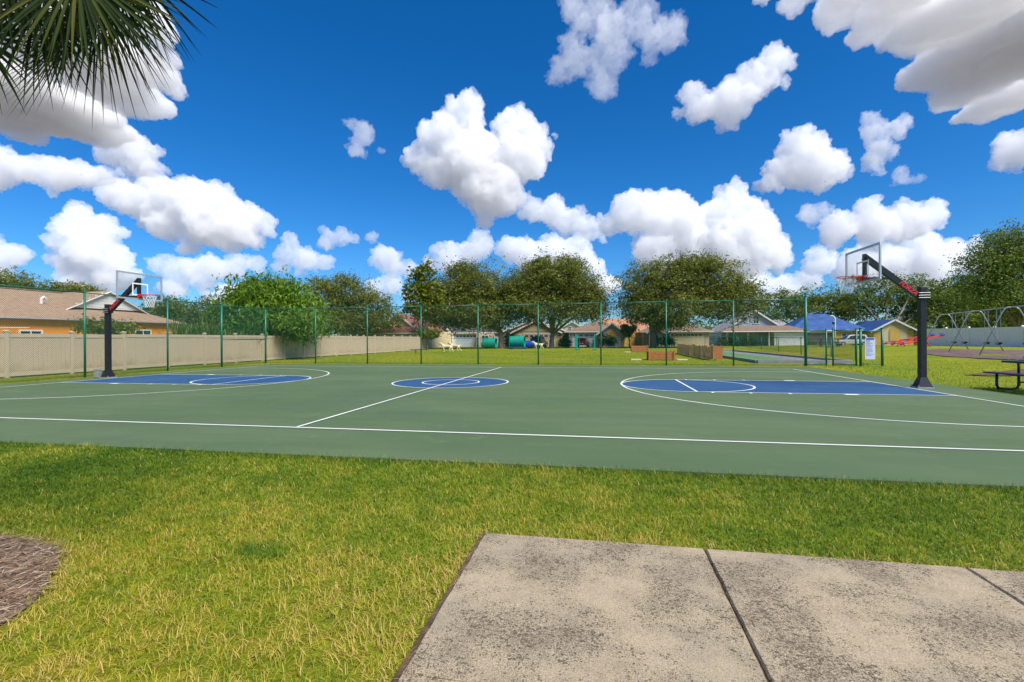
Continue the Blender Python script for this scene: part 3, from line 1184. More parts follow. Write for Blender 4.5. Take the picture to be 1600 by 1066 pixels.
# ================================================================== TAN VINYL FENCE
pv = thing('privacy_fence', 'long tan vinyl privacy fence down the left side of the lawn', 'fence', (-17.35, 43, 0))
T3 = Vector((-17.35, 43, 0))
SP = 2.30
HF = 1.68
pm = MB()
pm.box(-.065, .065, -.065, .065, -.1, HF + .06)
pm.add([(-.085, -.085, HF + .061), (.085, -.085, HF + .061), (.085, .085, HF + .061), (-.085, .085, HF + .061), (-.085, -.085, HF + .09), (.085, -.085, HF + .09), (.085, .085, HF + .09), (-.085, .085, HF + .09), (0, 0, HF + .14)],
       [(0, 1, 2, 3), (0, 1, 5, 4), (1, 2, 6, 5), (2, 3, 7, 6), (3, 0, 4, 7), (4, 5, 8), (5, 6, 8), (6, 7, 8), (7, 4, 8)])
pmesh = pm.mesh('post', M['vinyl'])
NB = 13
bw = (SP - .13) / NB
bmesh_ = MB()
bmesh_.prism([(-bw / 2 + .002, -.009), (-bw / 2 + .012, -.019), (bw / 2 - .012, -.019), (bw / 2 - .002, -.009), (bw / 2 - .002, .012), (-bw / 2 + .002, .012)], HF - .26,
             Matrix.Rotation(R_(90), 4, 'Z') @ Matrix.Rotation(R_(90), 4, 'X'))
board_me = bmesh_.mesh('board', M['vinyl_groove'])
rmesh = MB().box(-.03, .03, -(SP - .13) / 2, (SP - .13) / 2, -.075, .075).mesh('rail', M['vinyl'])
nposts = 23
frng = random.Random(3)
for i in range(nposts):
    y = -7.4 + SP * i
    x = -17.35 + .06 * math.sin(i * .9)
    zt = frng.uniform(-.015, .02)
    linked('post', pmesh, pv, Vector((x, y, zt)) - T3, (frng.uniform(-.006, .006), frng.uniform(-.006, .006), 0))
    if i == nposts - 1:
        break
    x2 = -17.35 + .06 * math.sin((i + 1) * .9)
    yc, xc = y + SP / 2, (x + x2) / 2
    ang = math.atan2(-(x2 - x), SP)
    pnl = linked('fence_panel', rmesh, pv, Vector((xc, yc, HF - .08 + zt)) - T3, (0, 0, ang))
    linked('bottom_rail', rmesh, pnl, (0, 0, -(HF - .08) + .12))
    for k in range(NB):
        linked('board', board_me, pnl, (frng.uniform(-.003, .003), -(SP - .13) / 2 + bw * (k + .5), -(HF - .08) + .10 + (HF - .20) / 2))

# ================================================================== CLOUDS (real cumulus: scattering volumes)
def cloud_material(name, dens):
    m = bpy.data.materials.new(name)
    m.use_nodes = True
    n = m.node_tree.nodes
    n.clear()
    out = n.new('ShaderNodeOutputMaterial')
    v = n.new('ShaderNodeVolumeScatter')
    v.inputs['Color'].default_value = (.985, .985, .985, 1)
    v.inputs['Density'].default_value = dens
    v.inputs['Anisotropy'].default_value = 0.0
    m.node_tree.links.new(v.outputs[0], out.inputs['Volume'])
    return m


ICO = None


def cloud(label, blobs, base_v, seed, soft=1.0, flat=True, rough=1.0, Ymax=5200, thick=0.8, vox=2.1, ceiling=False):
    global ICO
    if ICO is None:
        b = bmesh.new()
        bmesh.ops.create_icosphere(b, subdivisions=2, radius=1)
        ICO = (np.array([v.co for v in b.verts]), np.array([[v.index for v in f.verts] for f in b.faces]))
        b.free()
    r = np.random.RandomState(seed)
    Y = min(Ymax, 520 * F / max(30, 530 - base_v))
    px = Y / F
    zb = CH + (530 - base_v) * px
    S = []
    for u, v, rad in blobs if ceiling else ():      # a cloud overhead, seen from beneath: a wide slab at one height
        vv = min(v, 470)
        Yb = 520 * F / (530 - vv)
        rx, ry = rad * Yb / F, rad * Yb / (530 - vv)
        c = np.array([(u - 800) / F * Yb, Yb - Y, 520 + rx * .2])
        S.append((c + np.array([0, 0, rx * .25]), np.array([rx, ry, rx * .75])))
        for i in range(8):
            q = r.normal(size=3) * np.array([1, 1, .5])
            q /= np.linalg.norm(q)
            f_ = r.uniform(.3, .55)
            S.append((c + q * np.array([rx, ry, rx * .42]) * .9, np.array([rx, ry, rx * .55]) * f_))
    if ceiling:
        zb = 520 + CH
    if not ceiling:                                  # torn-off shreds round the edges
        bl = list(blobs)
        for k in range(3 + len(bl) // 2):
            u, v, rad = bl[r.randint(len(bl))]
            a_ = r.uniform(0, 2 * math.pi)
            d_ = rad * r.uniform(1.0, 1.45)
            blobs = list(blobs) + [(u + d_ * math.cos(a_), v - d_ * math.sin(a_) * .8, r.uniform(2.5, 6.5))]
    for u, v, rad in () if ceiling else blobs:
        c = np.array([(u - 800) * px, r.uniform(-.25, .25) * rad * px * thick, (530 - v) * px])
        Rb = rad * px
        S.append((c, Rb * .93))
        k1 = 9
        for i in range(k1):
            q = r.normal(size=3)
            q /= np.linalg.norm(q)
            q[2] = q[2] if q[2] > -.3 else -q[2]
            rr_ = Rb * r.uniform(.36, .56)
            c1 = c + q * (Rb * 1.02 - rr_ * .9)
            S.append((c1, rr_))
            for j in range(4):
                q2 = r.normal(size=3)
                q2 /= np.linalg.norm(q2)
                q2[2] = abs(q2[2]) if q2[2] < -.2 else q2[2]
                r2 = rr_ * r.uniform(.3, .5)
                S.append((c1 + q2 * (rr_ - r2 * .25), r2))
    VV = np.concatenate([ICO[0] * q[1] + q[0] for q in S])
    FF = np.concatenate([ICO[1] + i * len(ICO[0]) for i in range(len(S))])
    zb_l = zb - CH
    if flat:
        low = VV[:, 2] < zb_l
        VV[low, 2] = zb_l + (VV[low, 2] - zb_l) * .25
    ctr = np.array([np.mean([q[0][0] for q in S]), 0, zb_l])
    x0, y0 = place(ctr[0], Y)
    me = mesh_np('cloud', VV - ctr, FF.ravel(), np.full(len(FF), 3), cloud_material('cloud_scatter', soft * (.085 if ceiling else .05) / px))
    o = linked('cloud', me, None, (x0, y0, zb), (0, 0, YAW))
    tag(o, label, 'cloud', 'cumulus clouds')
    rm = o.modifiers.new('union', 'REMESH')
    rm.mode = 'VOXEL'
    rm.voxel_size = px * vox
    sm = o.modifiers.new('blend', 'SMOOTH')
    sm.factor = .5
    sm.iterations = 14 if ceiling else 2
    for k, (scl, st, dep) in enumerate(((34, 30, 2), (13, 20, 2), (5.5, 10, 1))):
        t = bpy.data.textures.new('billow', 'CLOUDS')
        t.noise_scale = scl * px
        t.noise_depth = dep
        t.noise_basis = 'BLENDER_ORIGINAL'
        d = o.modifiers.new('billow', 'DISPLACE')
        d.texture = t
        d.texture_coords = 'LOCAL'
        d.strength = st * px * rough
        d.mid_level = .47
    rm2 = o.modifiers.new('skin', 'REMESH')
    rm2.mode = 'VOXEL'
    rm2.voxel_size = px * vox * 1.05
    t = bpy.data.textures.new('wisp', 'CLOUDS')
    t.noise_scale = 4.2 * px
    t.noise_depth = 1
    d = o.modifiers.new('wisp', 'DISPLACE')
    d.texture = t
    d.texture_coords = 'LOCAL'
    d.strength = 7.5 * px
    d.mid_level = .5
    return o


cloud('large white heart-shaped cloud alone in the middle of the sky', [(726, 186, 30), (700, 222, 40), (690, 256, 36), (746, 238, 32), (802, 206, 28), (832, 216, 26), (812, 250, 42), (752, 262, 58), (770, 300, 50), (766, 328, 26), (664, 256, 20), (644, 248, 9), (736, 164, 13), (846, 236, 16), (800, 180, 10)], 346, 1, 1.3)
cloud('chain of small white clouds just right below the heart-shaped cloud', [(832, 332, 18), (862, 334, 24), (884, 350, 18), (912, 362, 20), (904, 340, 14), (925, 374, 10), (938, 380, 6)], 372, 2)
cloud('biggest heaped white cloud above the tree with the widest crown', [(950, 350, 18), (988, 338, 32), (1026, 336, 36), (1062, 328, 26), (1060, 368, 42), (1026, 392, 34), (1108, 372, 38), (1140, 322, 28), (1124, 340, 30), (1168, 328, 18), (1190, 325, 8), (1170, 376, 38), (1204, 396, 28), (1130, 400, 40), (1080, 408, 36), (1216, 414, 18), (1172, 420, 24), (1145, 304, 14), (1020, 314, 14)], 428, 3, 1.3)
cloud('rounded white cloud right of centre, between the zigzag and heaped clouds', [(1250, 240, 28), (1226, 270, 26), (1204, 290, 16), (1266, 264, 34), (1300, 266, 22), (1320, 256, 9), (1276, 288, 22), (1246, 222, 14)], 306, 4, 1.2)
cloud('white boot-shaped cloud upper right of centre, tilted up to the right', [(1206, 106, 26), (1226, 100, 16), (1182, 134, 28), (1140, 168, 32), (1102, 170, 24), (1082, 148, 14), (1134, 192, 16), (1160, 150, 28), (1062, 178, 8)], 212, 5)
cloud('ragged wispy cloud at the top edge, right of centre', [(900, 12, 20), (956, 40, 24), (904, 92, 22), (880, 106, 12), (940, 126, 18), (960, 86, 22), (1012, 52, 18), (1020, 82, 14), (1052, 46, 16), (990, 16, 18), (930, 16, 20), (1008, 24, 10)], 140, 6, .34, False, 1.9)
cloud('vast grey cloud filling the top right corner', [(1196, 4, 14), (1250, 14, 22), (1320, 24, 36), (1400, 32, 46), (1480, 50, 62), (1560, 92, 78), (1592, 168, 42), (1560, 20, 60), (1650, 80, 110), (1450, -20, 60), (1350, -30, 50), (1400, 70, 14)], 190, 7, .8, True, .5, vox=3.2, ceiling=True)
cloud('small white cloud cut by the right edge below the vast grey cloud', [(1592, 242, 28), (1562, 254, 14), (1624, 236, 40)], 272, 8)
cloud('slim zigzag white cloud high above the right hoop', [(1362, 188, 8), (1368, 206, 11), (1396, 212, 13), (1378, 234, 15), (1364, 258, 13), (1390, 244, 10), (1412, 202, 6)], 272, 9, .8)
cloud('broad flat white cloud above the right backboard', [(1354, 334, 18), (1318, 360, 24), (1370, 358, 32), (1420, 350, 28), (1456, 344, 20), (1396, 372, 20), (1306, 376, 14)], 388, 10, 1.2)
cloud('heaped white cloud behind the right hoop, low over the trees', [(1276, 416, 22), (1264, 440, 18), (1342, 424, 28), (1392, 424, 36), (1440, 412, 36), (1480, 406, 22), (1500, 420, 16), (1450, 440, 28), (1524, 390, 13), (1530, 420, 20)], 455, 11, 1.2)
cloud('little lone cloud left of the broad flat cloud, above the right hoop', [(1276, 340, 15), (1290, 334, 9), (1256, 337, 8)], 358, 12, .7)
cloud('low white cloud peeping out right of the widest tree crown', [(1184, 446, 24), (1216, 460, 24), (1160, 440, 18), (1200, 480, 24)], 476, 13)
cloud('low heaped cloud over the twin oak crowns in the middle', [(800, 394, 20), (830, 400, 26), (870, 404, 28), (906, 404, 26), (930, 420, 16), (850, 430, 28), (952, 452, 20)], 452, 14, 1.2)
cloud('low ragged row of white cloud left of the twin oaks', [(750, 386, 18), (736, 400, 20), (702, 404, 24), (674, 416, 16), (760, 368, 8)], 424, 15)
cloud('low white cloud with one tall puff over the thin-leaved tree', [(600, 404, 18), (616, 420, 15), (638, 424, 13)], 434, 25)
cloud('lowest white cloud sitting just above the maroon-roofed house', [(590, 450, 15), (614, 446, 15), (574, 456, 13), (640, 468, 13)], 468, 16)
cloud('widest flat-bottomed white cloud on the left, above the left hoop', [(200, 310, 26), (240, 318, 38), (300, 318, 36), (340, 320, 30), (320, 350, 40), (260, 348, 30), (382, 354, 30), (410, 352, 16), (356, 376, 20), (300, 372, 20), (396, 378, 18), (334, 294, 11)], 384, 17, 1.3)
cloud('small cloud touching the right end of the widest flat-bottomed cloud', [(450, 394, 14), (438, 410, 15), (480, 410, 19), (508, 412, 11), (455, 374, 7)], 424, 18)
cloud('thin line of tiny puffs left of centre', [(510, 375, 14), (530, 370, 11), (555, 375, 8), (580, 372, 7)], 386, 19, .8)
cloud('tall towering white cloud behind the left backboard', [(116, 340, 22), (140, 356, 28), (106, 376, 20), (170, 348, 17), (150, 394, 36), (110, 410, 26), (184, 402, 22), (130, 436, 34), (178, 436, 26)], 450, 20, 1.3)
cloud('white cloud at the left edge just above the tree tops', [(8, 402, 20), (34, 400, 14), (-18, 396, 25)], 418, 21)
cloud('long white cloud lying along the left edge below the palm', [(10, 256, 22), (50, 264, 24), (90, 270, 26), (130, 272, 22), (164, 276, 17), (184, 270, 9), (-24, 260, 36), (80, 286, 13)], 302, 22, 1.1)
cloud('upright white cloud right under the palm tips', [(186, 220, 25), (214, 236, 26), (240, 264, 15), (176, 240, 20), (210, 260, 18), (244, 234, 9)], 280, 23, 1.1)
cloud('dark grey cloud mass behind the palm in the top left corner', [(40, 156, 70), (100, 186, 46), (152, 130, 62), (222, 112, 38), (60, 60, 90), (252, 92, 18), (200, 40, 56), (-60, 140, 120), (268, 144, 14)], 225, 24, .9, True, .45, vox=3.2, ceiling=True)
cloud('low band of cloud between the left hoop and the rounded mango tree', [(260, 416, 15), (290, 420, 18), (330, 416, 20), (370, 418, 19), (398, 416, 11), (245, 408, 8), (320, 440, 18), (270, 444, 18)], 450, 26)
cloud('tiny feather of cloud left of the heart-shaped cloud', [(566, 204, 10), (571, 216, 11), (556, 222, 6), (599, 236, 4)], 232, 27, .45, False, 1.6)
cloud('two faint shreds of cloud right of the rounded cloud', [(1412, 278, 7), (1434, 290, 6), (1400, 290, 4)], 296, 28, .5, False, 1.5)
cloud('low cloud beside the rounded mango tree near the horizon', [(350, 462, 18), (378, 456, 13), (330, 470, 16)], 482, 29)

# unseen clouds carry the sky on round the viewer, added for white fill light
seen = [o for o in C.objects if o.name.startswith('cloud') and o.type == 'MESH']
for k, rot in enumerate((95, 180, 265)):
    for o in seen[0:1] + seen[2:5] + seen[9:11] + seen[13:14] + seen[17:18] + seen[20:21]:
        c = o.copy()
        C.objects.link(c)
        m_ = Matrix.Translation((CA, CB, 0)) @ Matrix.Rotation(R_(rot), 4, 'Z') @ Matrix.Translation((-CA, -CB, 0))
        c.matrix_basis = m_ @ o.matrix_basis
        for q in c.modifiers:
            if q.type == 'REMESH':
                q.voxel_size *= 3
        tag(c, 'unseen white cumulus cloud added for fill light, beside or behind the viewer', 'cloud', 'clouds beside and behind the viewer')

# ================================================================== TREES AND PLANTS
OAK = [(0, (0.045, 0.07, 0.01)), (0.35, (0.135, 0.17, 0.025)), (0.7, (0.25, 0.265, 0.045)), (1, (0.38, 0.32, 0.09))]
M['oak'] = leaf_mat('oak_leaves', OAK, 0.48)
M['oak2'] = leaf_mat('shade_tree_leaves', [(0, (0.04, 0.075, 0.009)), (0.4, (0.115, 0.175, 0.022)), (0.75, (0.21, 0.275, 0.04)), (1, (0.34, 0.31, 0.075))], 0.48)
M['mango'] = leaf_mat('mango_leaves', [(0, (0.035, 0.1, 0.005)), (0.4, (0.1, 0.21, 0.01)), (0.8, (0.2, 0.3, 0.018)), (0.93, (0.3, 0.26, 0.03)), (1, (0.34, 0.12, 0.04))], 0.35)
M['lime'] = leaf_mat('yellow_green_leaves', [(0, (0.055, 0.09, 0.007)), (0.5, (0.16, 0.2, 0.014)), (1, (0.32, 0.29, 0.035))], 0.4)
M['shrub'] = leaf_mat('shrub_leaves', [(0, (0.012, 0.035, 0.006)), (0.5, (0.04, 0.09, 0.012)), (1, (0.11, 0.17, 0.03))], 0.3)
M['reed'] = leaf_mat('reed_blades', [(0, (0.045, 0.11, 0.012)), (0.6, (0.15, 0.24, 0.045)), (0.9, (0.28, 0.27, 0.1)), (1, (0.36, 0.24, 0.08))], 0.35)


def ell(u, v, ru, rv, Y, dep=0.85, dY=0.0):
    """ellipsoid whose photo outline is ru x rv about (u, v) at distance Y: centre (world) and radii (right, ahead, up)"""
    x, y = at(u, Y + dY)
    return np.array([x, y, height(u, v, Y + dY)]), np.array([ru * Y / F, ru * Y / F * dep, rv * Y / F])


def crown_mesh(name, ells, n, size, material, seed, aspect=.5, droop=0.0, clump=1.0, fill=.55, gap=.28, tshift=0.0, per=26):
    r = np.random.RandomState(seed)
    vol = np.array([np.prod(e[1]) ** .75 for e in ells])
    cnt = np.maximum(1, (n * vol / vol.sum())).astype(int)
    P, T, O = [], [], []
    for (c, R), k in zip(ells, cnt):
        m_ = max(3, k // per)
        d = r.normal(size=(m_, 3))
        d /= np.linalg.norm(d, axis=1)[:, None]
        rad = r.uniform(fill ** 3, 1.0, m_) ** (1 / 3)
        rad *= 1 + .22 * r.normal(size=m_)
        cc = d * rad[:, None]
        # whole clumps go missing, so that the sky shows through
        gn_ = np.sin(cc[:, 0] * 7 + seed) * np.sin(cc[:, 1] * 6 + 1.3 * seed) * np.sin(cc[:, 2] * 8 + .7 * seed)
        keep = (gn_ > -gap - .3 * r.rand(m_)) | (rad < .7)
        cc, d = cc[keep], d[keep]
        m_ = len(cc)
        if not m_:
            continue
        ct = r.normal(0, .16, m_)
        csz = r.uniform(.6, 1.35, m_) * clump
        idx = r.randint(0, m_, k)
        off = r.normal(size=(k, 3)) * csz[idx][:, None] * np.array([.5, .5, .34])
        loc = cc[idx] * R + off
        wx = c + np.stack([loc[:, 0] * cY - loc[:, 1] * sY, loc[:, 0] * sY + loc[:, 1] * cY, loc[:, 2]], 1)
        P.append(wx)
        T.append(.42 + ct[idx] + r.normal(0, .16, k) + tshift)
        O.append(d[idx])
    P, T, O = np.concatenate(P), np.concatenate(T), np.concatenate(O)
    k = len(P)
    nrm = O * .7 + r.normal(size=(k, 3)) * .8 + np.array([0, 0, .45])
    nrm /= np.linalg.norm(nrm, axis=1)[:, None]
    ax = r.normal(size=(k, 3)) + np.array([0, 0, -droop * 2.2])
    ax -= nrm * (ax * nrm).sum(1)[:, None]
    ax /= np.linalg.norm(ax, axis=1)[:, None]
    bx_ = np.cross(nrm, ax)
    ln = size * (.55 + r.rand(k) ** 1.7 * 1.1)[:, None]
    wd = ln * aspect
    bend = nrm * ln * .16
    V = np.stack([P - ax * ln * .5 - bend, P + bx_ * wd * .5, P + ax * ln * .5 - bend, P - bx_ * wd * .5], 1).reshape(-1, 3)
    fl = np.arange(4 * k)
    return mesh_np(name, V, fl, np.full(k, 4), material, {'tint': np.repeat(np.clip(T, 0, 1), 4)})


def limbs(base, tips, r0, seed, fork=.35, h0=None):
    """tapered trunk splitting into limbs that reach the crown's lobes"""
    rg = random.Random(seed)
    b = MB()
    base = Vector(base)
    cz = sum(t.z for t in tips) / len(tips)
    top = base + Vector((rg.uniform(-.2, .2), rg.uniform(-.2, .2), (cz - base.z) * fork))
    mid = base.lerp(top, .5) + Vector((rg.uniform(-.1, .1), rg.uniform(-.1, .1), 0))
    b.tube([base - Vector((0, 0, .2)), base + Vector((0, 0, .15)), mid, top], [r0 * 1.45, r0 * 1.1, r0 * .92, r0 * .8], 9)
    for t in tips:
        p1 = top.lerp(t, .33) + Vector((rg.uniform(-.4, .4), rg.uniform(-.4, .4), rg.uniform(.1, .6)))
        p2 = top.lerp(t, .68) + Vector((rg.uniform(-.4, .4), rg.uniform(-.4, .4), rg.uniform(0, .5)))
        b.tube([top - Vector((0, 0, r0 * .5)), p1, p2, t], [r0 * .58, r0 * .4, r0 * .24, r0 * .07], 7)
        for j in range(3):
            s0 = p1.lerp(p2, rg.random())
            e = s0 + Vector((rg.uniform(-1.6, 1.6), rg.uniform(-1.6, 1.6), rg.uniform(.3, 1.6)))
            b.tube([s0, s0.lerp(e, .5) + Vector((0, 0, .15)), e], [r0 * .2, r0 * .12, r0 * .03], 5)
    return b


def tree(name, label, ells, base_u, Yb, n, size, material, seed, r0=.3, fork=.3, z0=None, group=None, bark='bark', **kw):
    x, y = at(base_u, Yb)
    z = float(terrain(x, y)) if z0 is None else z0
    t = thing(name, label, 'tree', (x, y, z), 0, group)
    T = Vector((x, y, z))
    me = crown_mesh('crown', ells, n, size, M[material], seed, **kw)
    o = linked('crown', me, t, -T)
    kind(o, 'stuff')
    tips = [Vector(c) + Vector((0, 0, R[2] * .15)) for c, R in ells]
    tr = limbs((x, y, z), tips, r0, seed, fork)
    linked('trunk', tr.mesh('trunk', M[bark], smooth=True), t, -T)
    return t


GT = 'shade trees behind the park'
tree('live_oak', 'dark live oak left of the twin pair, behind the yellow-green tree', [ell(705, 470, 46, 40, 69), ell(745, 458, 42, 42, 69), ell(690, 490, 40, 22, 68), ell(740, 488, 42, 26, 67), ell(775, 480, 30, 40, 70), ell(722, 425, 26, 16, 69)], 783, 69, 54000, .28, 'oak', 1, .42, .35, group=GT, gap=.2)
tree('live_oak', 'tall live oak right of the twin pair, over the brown-roofed house', [ell(830, 450, 42, 38, 70), ell(870, 438, 42, 32, 69), ell(905, 452, 36, 36, 69), ell(850, 480, 46, 22, 68), ell(905, 476, 38, 26, 68), ell(932, 474, 18, 28, 68), ell(800, 470, 34, 38, 69), ell(845, 418, 24, 16, 69), ell(888, 414, 22, 14, 69)], 862, 69, 64000, .28, 'oak', 2, .36, .25, group=GT, gap=.2)
tree('live_oak', 'live oak with the widest crown, in the middle right', [ell(1010, 450, 46, 38, 67), ell(1065, 440, 52, 38, 67), ell(1120, 448, 50, 40, 67), ell(1160, 468, 34, 30, 66), ell(1000, 482, 38, 24, 66), ell(1055, 484, 48, 24, 65), ell(1120, 478, 42, 24, 66), ell(1090, 415, 40, 14, 67), ell(1045, 502, 34, 12, 66)], 1021, 67, 66000, .28, 'oak', 3, .45, .3, group=GT, gap=.2)
tree('yellow_green_tree', 'slim yellow-green tree beside the maroon-roofed house', [ell(662, 428, 16, 18, 62), ell(648, 452, 16, 16, 62), ell(672, 455, 18, 20, 62), ell(640, 475, 12, 12, 62), ell(665, 482, 20, 14, 62), ell(682, 470, 10, 18, 62)], 664, 62, 4600, .36, 'lime', 4, .18, .15, gap=.02, clump=.8, per=18, aspect=.7)
tree('bare_topped_tree', 'broad thin-twigged oak behind the rounded mango tree', [ell(505, 470, 36, 30, 70), ell(545, 462, 38, 28, 71), ell(580, 480, 36, 28, 70), ell(520, 500, 44, 20, 69), ell(600, 500, 30, 18, 69), ell(556, 505, 40, 20, 69), ell(498, 445, 20, 12, 70), ell(540, 440, 22, 10, 71)], 548, 69, 32000, .28, 'oak', 5, .4, .3, group=GT, gap=.1)
tree('mango_tree', 'rounded bright green mango tree hanging over the tan fence', [ell(420, 480, 56, 36, 36), ell(390, 490, 38, 32, 35.5), ell(455, 492, 40, 32, 35.5), ell(425, 505, 62, 20, 35), ell(470, 508, 26, 18, 33.5), ell(420, 458, 40, 20, 36)], 425, 36, 36000, .33, 'mango', 6, .22, .3, aspect=.3, droop=.8, gap=.35, fill=.75)
tree('shade_tree', 'leafy tree between the grey gabled house and blue-roofed house', [ell(1215, 470, 30, 18, 92), ell(1250, 468, 34, 18, 93), ell(1295, 472, 36, 18, 92), ell(1260, 488, 50, 14, 91), ell(1200, 490, 26, 16, 91), ell(1330, 485, 30, 14, 92)], 1255, 92, 14000, .36, 'oak2', 7, .4, .3, group=GT, gap=.15)
tree('fork_trunk_oak', 'oak with pale forked trunk behind the blue-roofed house', [ell(1345, 468, 40, 30, 86), ell(1385, 458, 38, 28, 86), ell(1430, 455, 34, 26, 86), ell(1410, 480, 30, 20, 88), ell(1325, 480, 28, 22, 87), ell(1450, 480, 24, 22, 87), ell(1430, 500, 22, 14, 89)], 1392, 80, 16000, .36, 'oak2', 8, .5, .12, group=GT, bark='palebark' if False else 'bark', gap=.2)
tree('large_shade_tree', 'largest tree at the right edge, towering over the swing set', [ell(1570, 400, 52, 30, 62), ell(1610, 390, 60, 40, 63), ell(1540, 425, 40, 26, 62), ell(1590, 440, 60, 30, 62), ell(1555, 462, 46, 22, 61), ell(1620, 470, 50, 30, 62), ell(1585, 372, 26, 14, 62)], 1588, 63, 38000, .25, 'oak2', 9, .5, .25, aspect=.6, gap=.25, group=GT, clump=1.2)
for i, (u, v, ru, rv, Y, lab) in enumerate([
        (1470, 478, 40, 34, 84, 'rounded tree behind the left end of the swing set'),
        (1505, 462, 34, 32, 88, 'taller tree just left of the largest right-edge tree'),
        (1540, 495, 44, 24, 80, 'low dense tree behind the middle of the swing set'),
        (1595, 500, 44, 22, 76, 'low dense tree under the largest right-edge tree')]):
    tree('shade_tree', lab, [ell(u, v, ru, rv, Y), ell(u - ru * .5, v + rv * .5, ru * .7, rv * .6, Y - 1), ell(u + ru * .5, v + rv * .4, ru * .7, rv * .7, Y - 1), ell(u, v - rv * .5, ru * .6, rv * .6, Y)], u, Y, 8500, .36, 'oak2', 20 + i, .3, .3, group=GT, gap=.3)
for i, (u, v, ru, rv, Y, lab) in enumerate([
        (18, 438, 38, 18, 62, 'tree top at the left edge above the orange house'),
        (112, 452, 40, 10, 66, 'thin tree top behind the ridge of the orange house'),
        (262, 478, 30, 14, 60, 'small tree behind the white gable, left of the reeds'),
        (318, 488, 26, 20, 56, 'dark tree behind the reed clump')]):
    tree('far_tree', lab, [ell(u, v, ru, rv, Y), ell(u - ru * .5, v + rv * .6, ru * .7, rv * .8, Y), ell(u + ru * .5, v + rv * .6, ru * .7, rv * .8, Y), ell(u, v + rv * 1.6, ru, rv, Y)], u, Y, 6500, .26, 'oak', 30 + i, .25, .3, group=GT, gap=.05, clump=.7, per=14)
tree('small_palm_like_tree', 'small bright green tree before the terracotta-roofed house', [ell(983, 518, 8, 8, 70), ell(978, 512, 6, 6, 70), ell(990, 512, 5, 6, 70)], 984, 70, 900, .36, 'lime', 41, .08, .3, clump=.5)
tree('small_tree', 'small low tree at the far end of the tan fence', [ell(658, 521, 9, 5, 60), ell(670, 522, 10, 5, 60), ell(680, 521, 8, 5, 61)], 668, 60, 1500, .3, 'lime', 42, .07, .3, clump=.5)


def bush(label, u, v, ru, rv, Y, seed, n=1800, size=.2, material='shrub', name='shrub', z=None):
    x, y = at(u, Y)
    z = float(terrain(x, y)) if z is None else z
    t = thing(name, label, 'shrub', (x, y, z), 0, 'shrubs by the houses')
    c, R = ell(u, v, ru, rv, Y)
    me = crown_mesh('foliage', [(c, R), (c + np.array([R[0] * .5, 0, -R[2] * .3]), R * .7), (c - np.array([R[0] * .5, 0, R[2] * .3]), R * .7)], n, size, M[material], seed, clump=.5, gap=.6)
    kind(linked('foliage', me, t, (-x, -y, -z)), 'stuff')
    b = MB()
    for k in range(4):
        b.tube([(0, 0, -.1), (math.cos(k * 1.7) * .15, math.sin(k * 1.7) * .15, max(.2, c[2] - z))], [.03, .012], 5)
    b.build('stem', M['bark'], t)
    return t


bush('dark shrub under the lilac gable window', 950, 531, 13, 9, 72, 51)
bush('dark shrub before the tan garage house', 1042, 532, 10, 8, 70, 52)
bush('flowering shrub left of the porch of the grey gabled house', 1135, 533, 18, 9, 78, 53)
bush('rounded shrub at the porch post of the grey gabled house', 1170, 534, 12, 8, 76, 54)
bush('long clipped hedge right of the blue-roofed house', 1412, 530, 26, 9, 78, 55, 3200)
bush('tall light green shrub behind the clipped hedge', 1425, 514, 24, 12, 82, 56, 2400, .24, 'lime')
bush('shrub between the two middle oak trunks', 884, 533, 8, 9, 72, 57)
bush('low shrub beside the light blue garage door', 762, 539, 8, 5, 70, 58, 900)
bush('dark shrub at the trunk of the dark live oak', 800, 533, 12, 10, 72, 59)
bush('leafy shrub at the base of the orange wall, left of the hoop', 150, 510, 24, 12, 29, 60, 1600, .16, 'lime')
bush('leafy shrub at the base of the orange wall, right of the hoop', 186, 513, 16, 9, 30, 61, 1200, .16, 'lime')
bush('low shrub right of the white garage wall', 1266, 538, 6, 4, 74, 62, 500)


def reeds(label, u0, u1, Y, top, seed, n=420):
    r = np.random.RandomState(seed)
    x0, y0 = at((u0 + u1) / 2, Y)
    t = thing('reed_clump', label, 'reeds', (x0, y0, 0), 0, 'reeds behind the tan fence')
    V, fl, tt = [], [], []
    k = 0
    for i in range(n):
        x, y = at(r.uniform(u0, u1), Y + r.uniform(-1, 1.6))
        H = top * r.uniform(.6, 1.0)
        az = r.uniform(0, 6.28)
        reach = r.uniform(.25, 1.2)
        w = r.uniform(.025, .05)
        tint = np.clip(r.normal(.45, .28), 0, 1)
        sd = np.array([-math.sin(az), math.cos(az), 0]) * w
        for q in range(7):
            f = q / 6
            p = np.array([x + math.cos(az) * reach * f ** 2.2, y + math.sin(az) * reach * f ** 2.2, H * (1.55 * f - .62 * f ** 3.2 * (.6 + reach * .5))])
            ws = sd * (1 - f ** 2) + sd * .05
            V += [p - ws, p + ws]
            tt += [tint, tint]
            if q:
                o = k + q * 2
                fl += [o - 2, o - 1, o + 1, o]
        k += 14
    me = mesh_np('blades', np.array(V), np.array(fl), np.full(len(fl) // 4, 4), M['reed'], {'tint': tt})
    kind(linked('blades', me, t, (-x0, -y0, 0)), 'stuff')
    return t


reeds('tall arching reed clump left of the corner gate post', 272, 335, 30.5, 2.75, 1, 620)
reeds('shorter arching reeds between the corner posts and the mango tree', 348, 400, 32, 2.35, 2, 360)
reeds('sparse reeds by the end of the orange house', 236, 262, 29, 1.95, 3, 110)

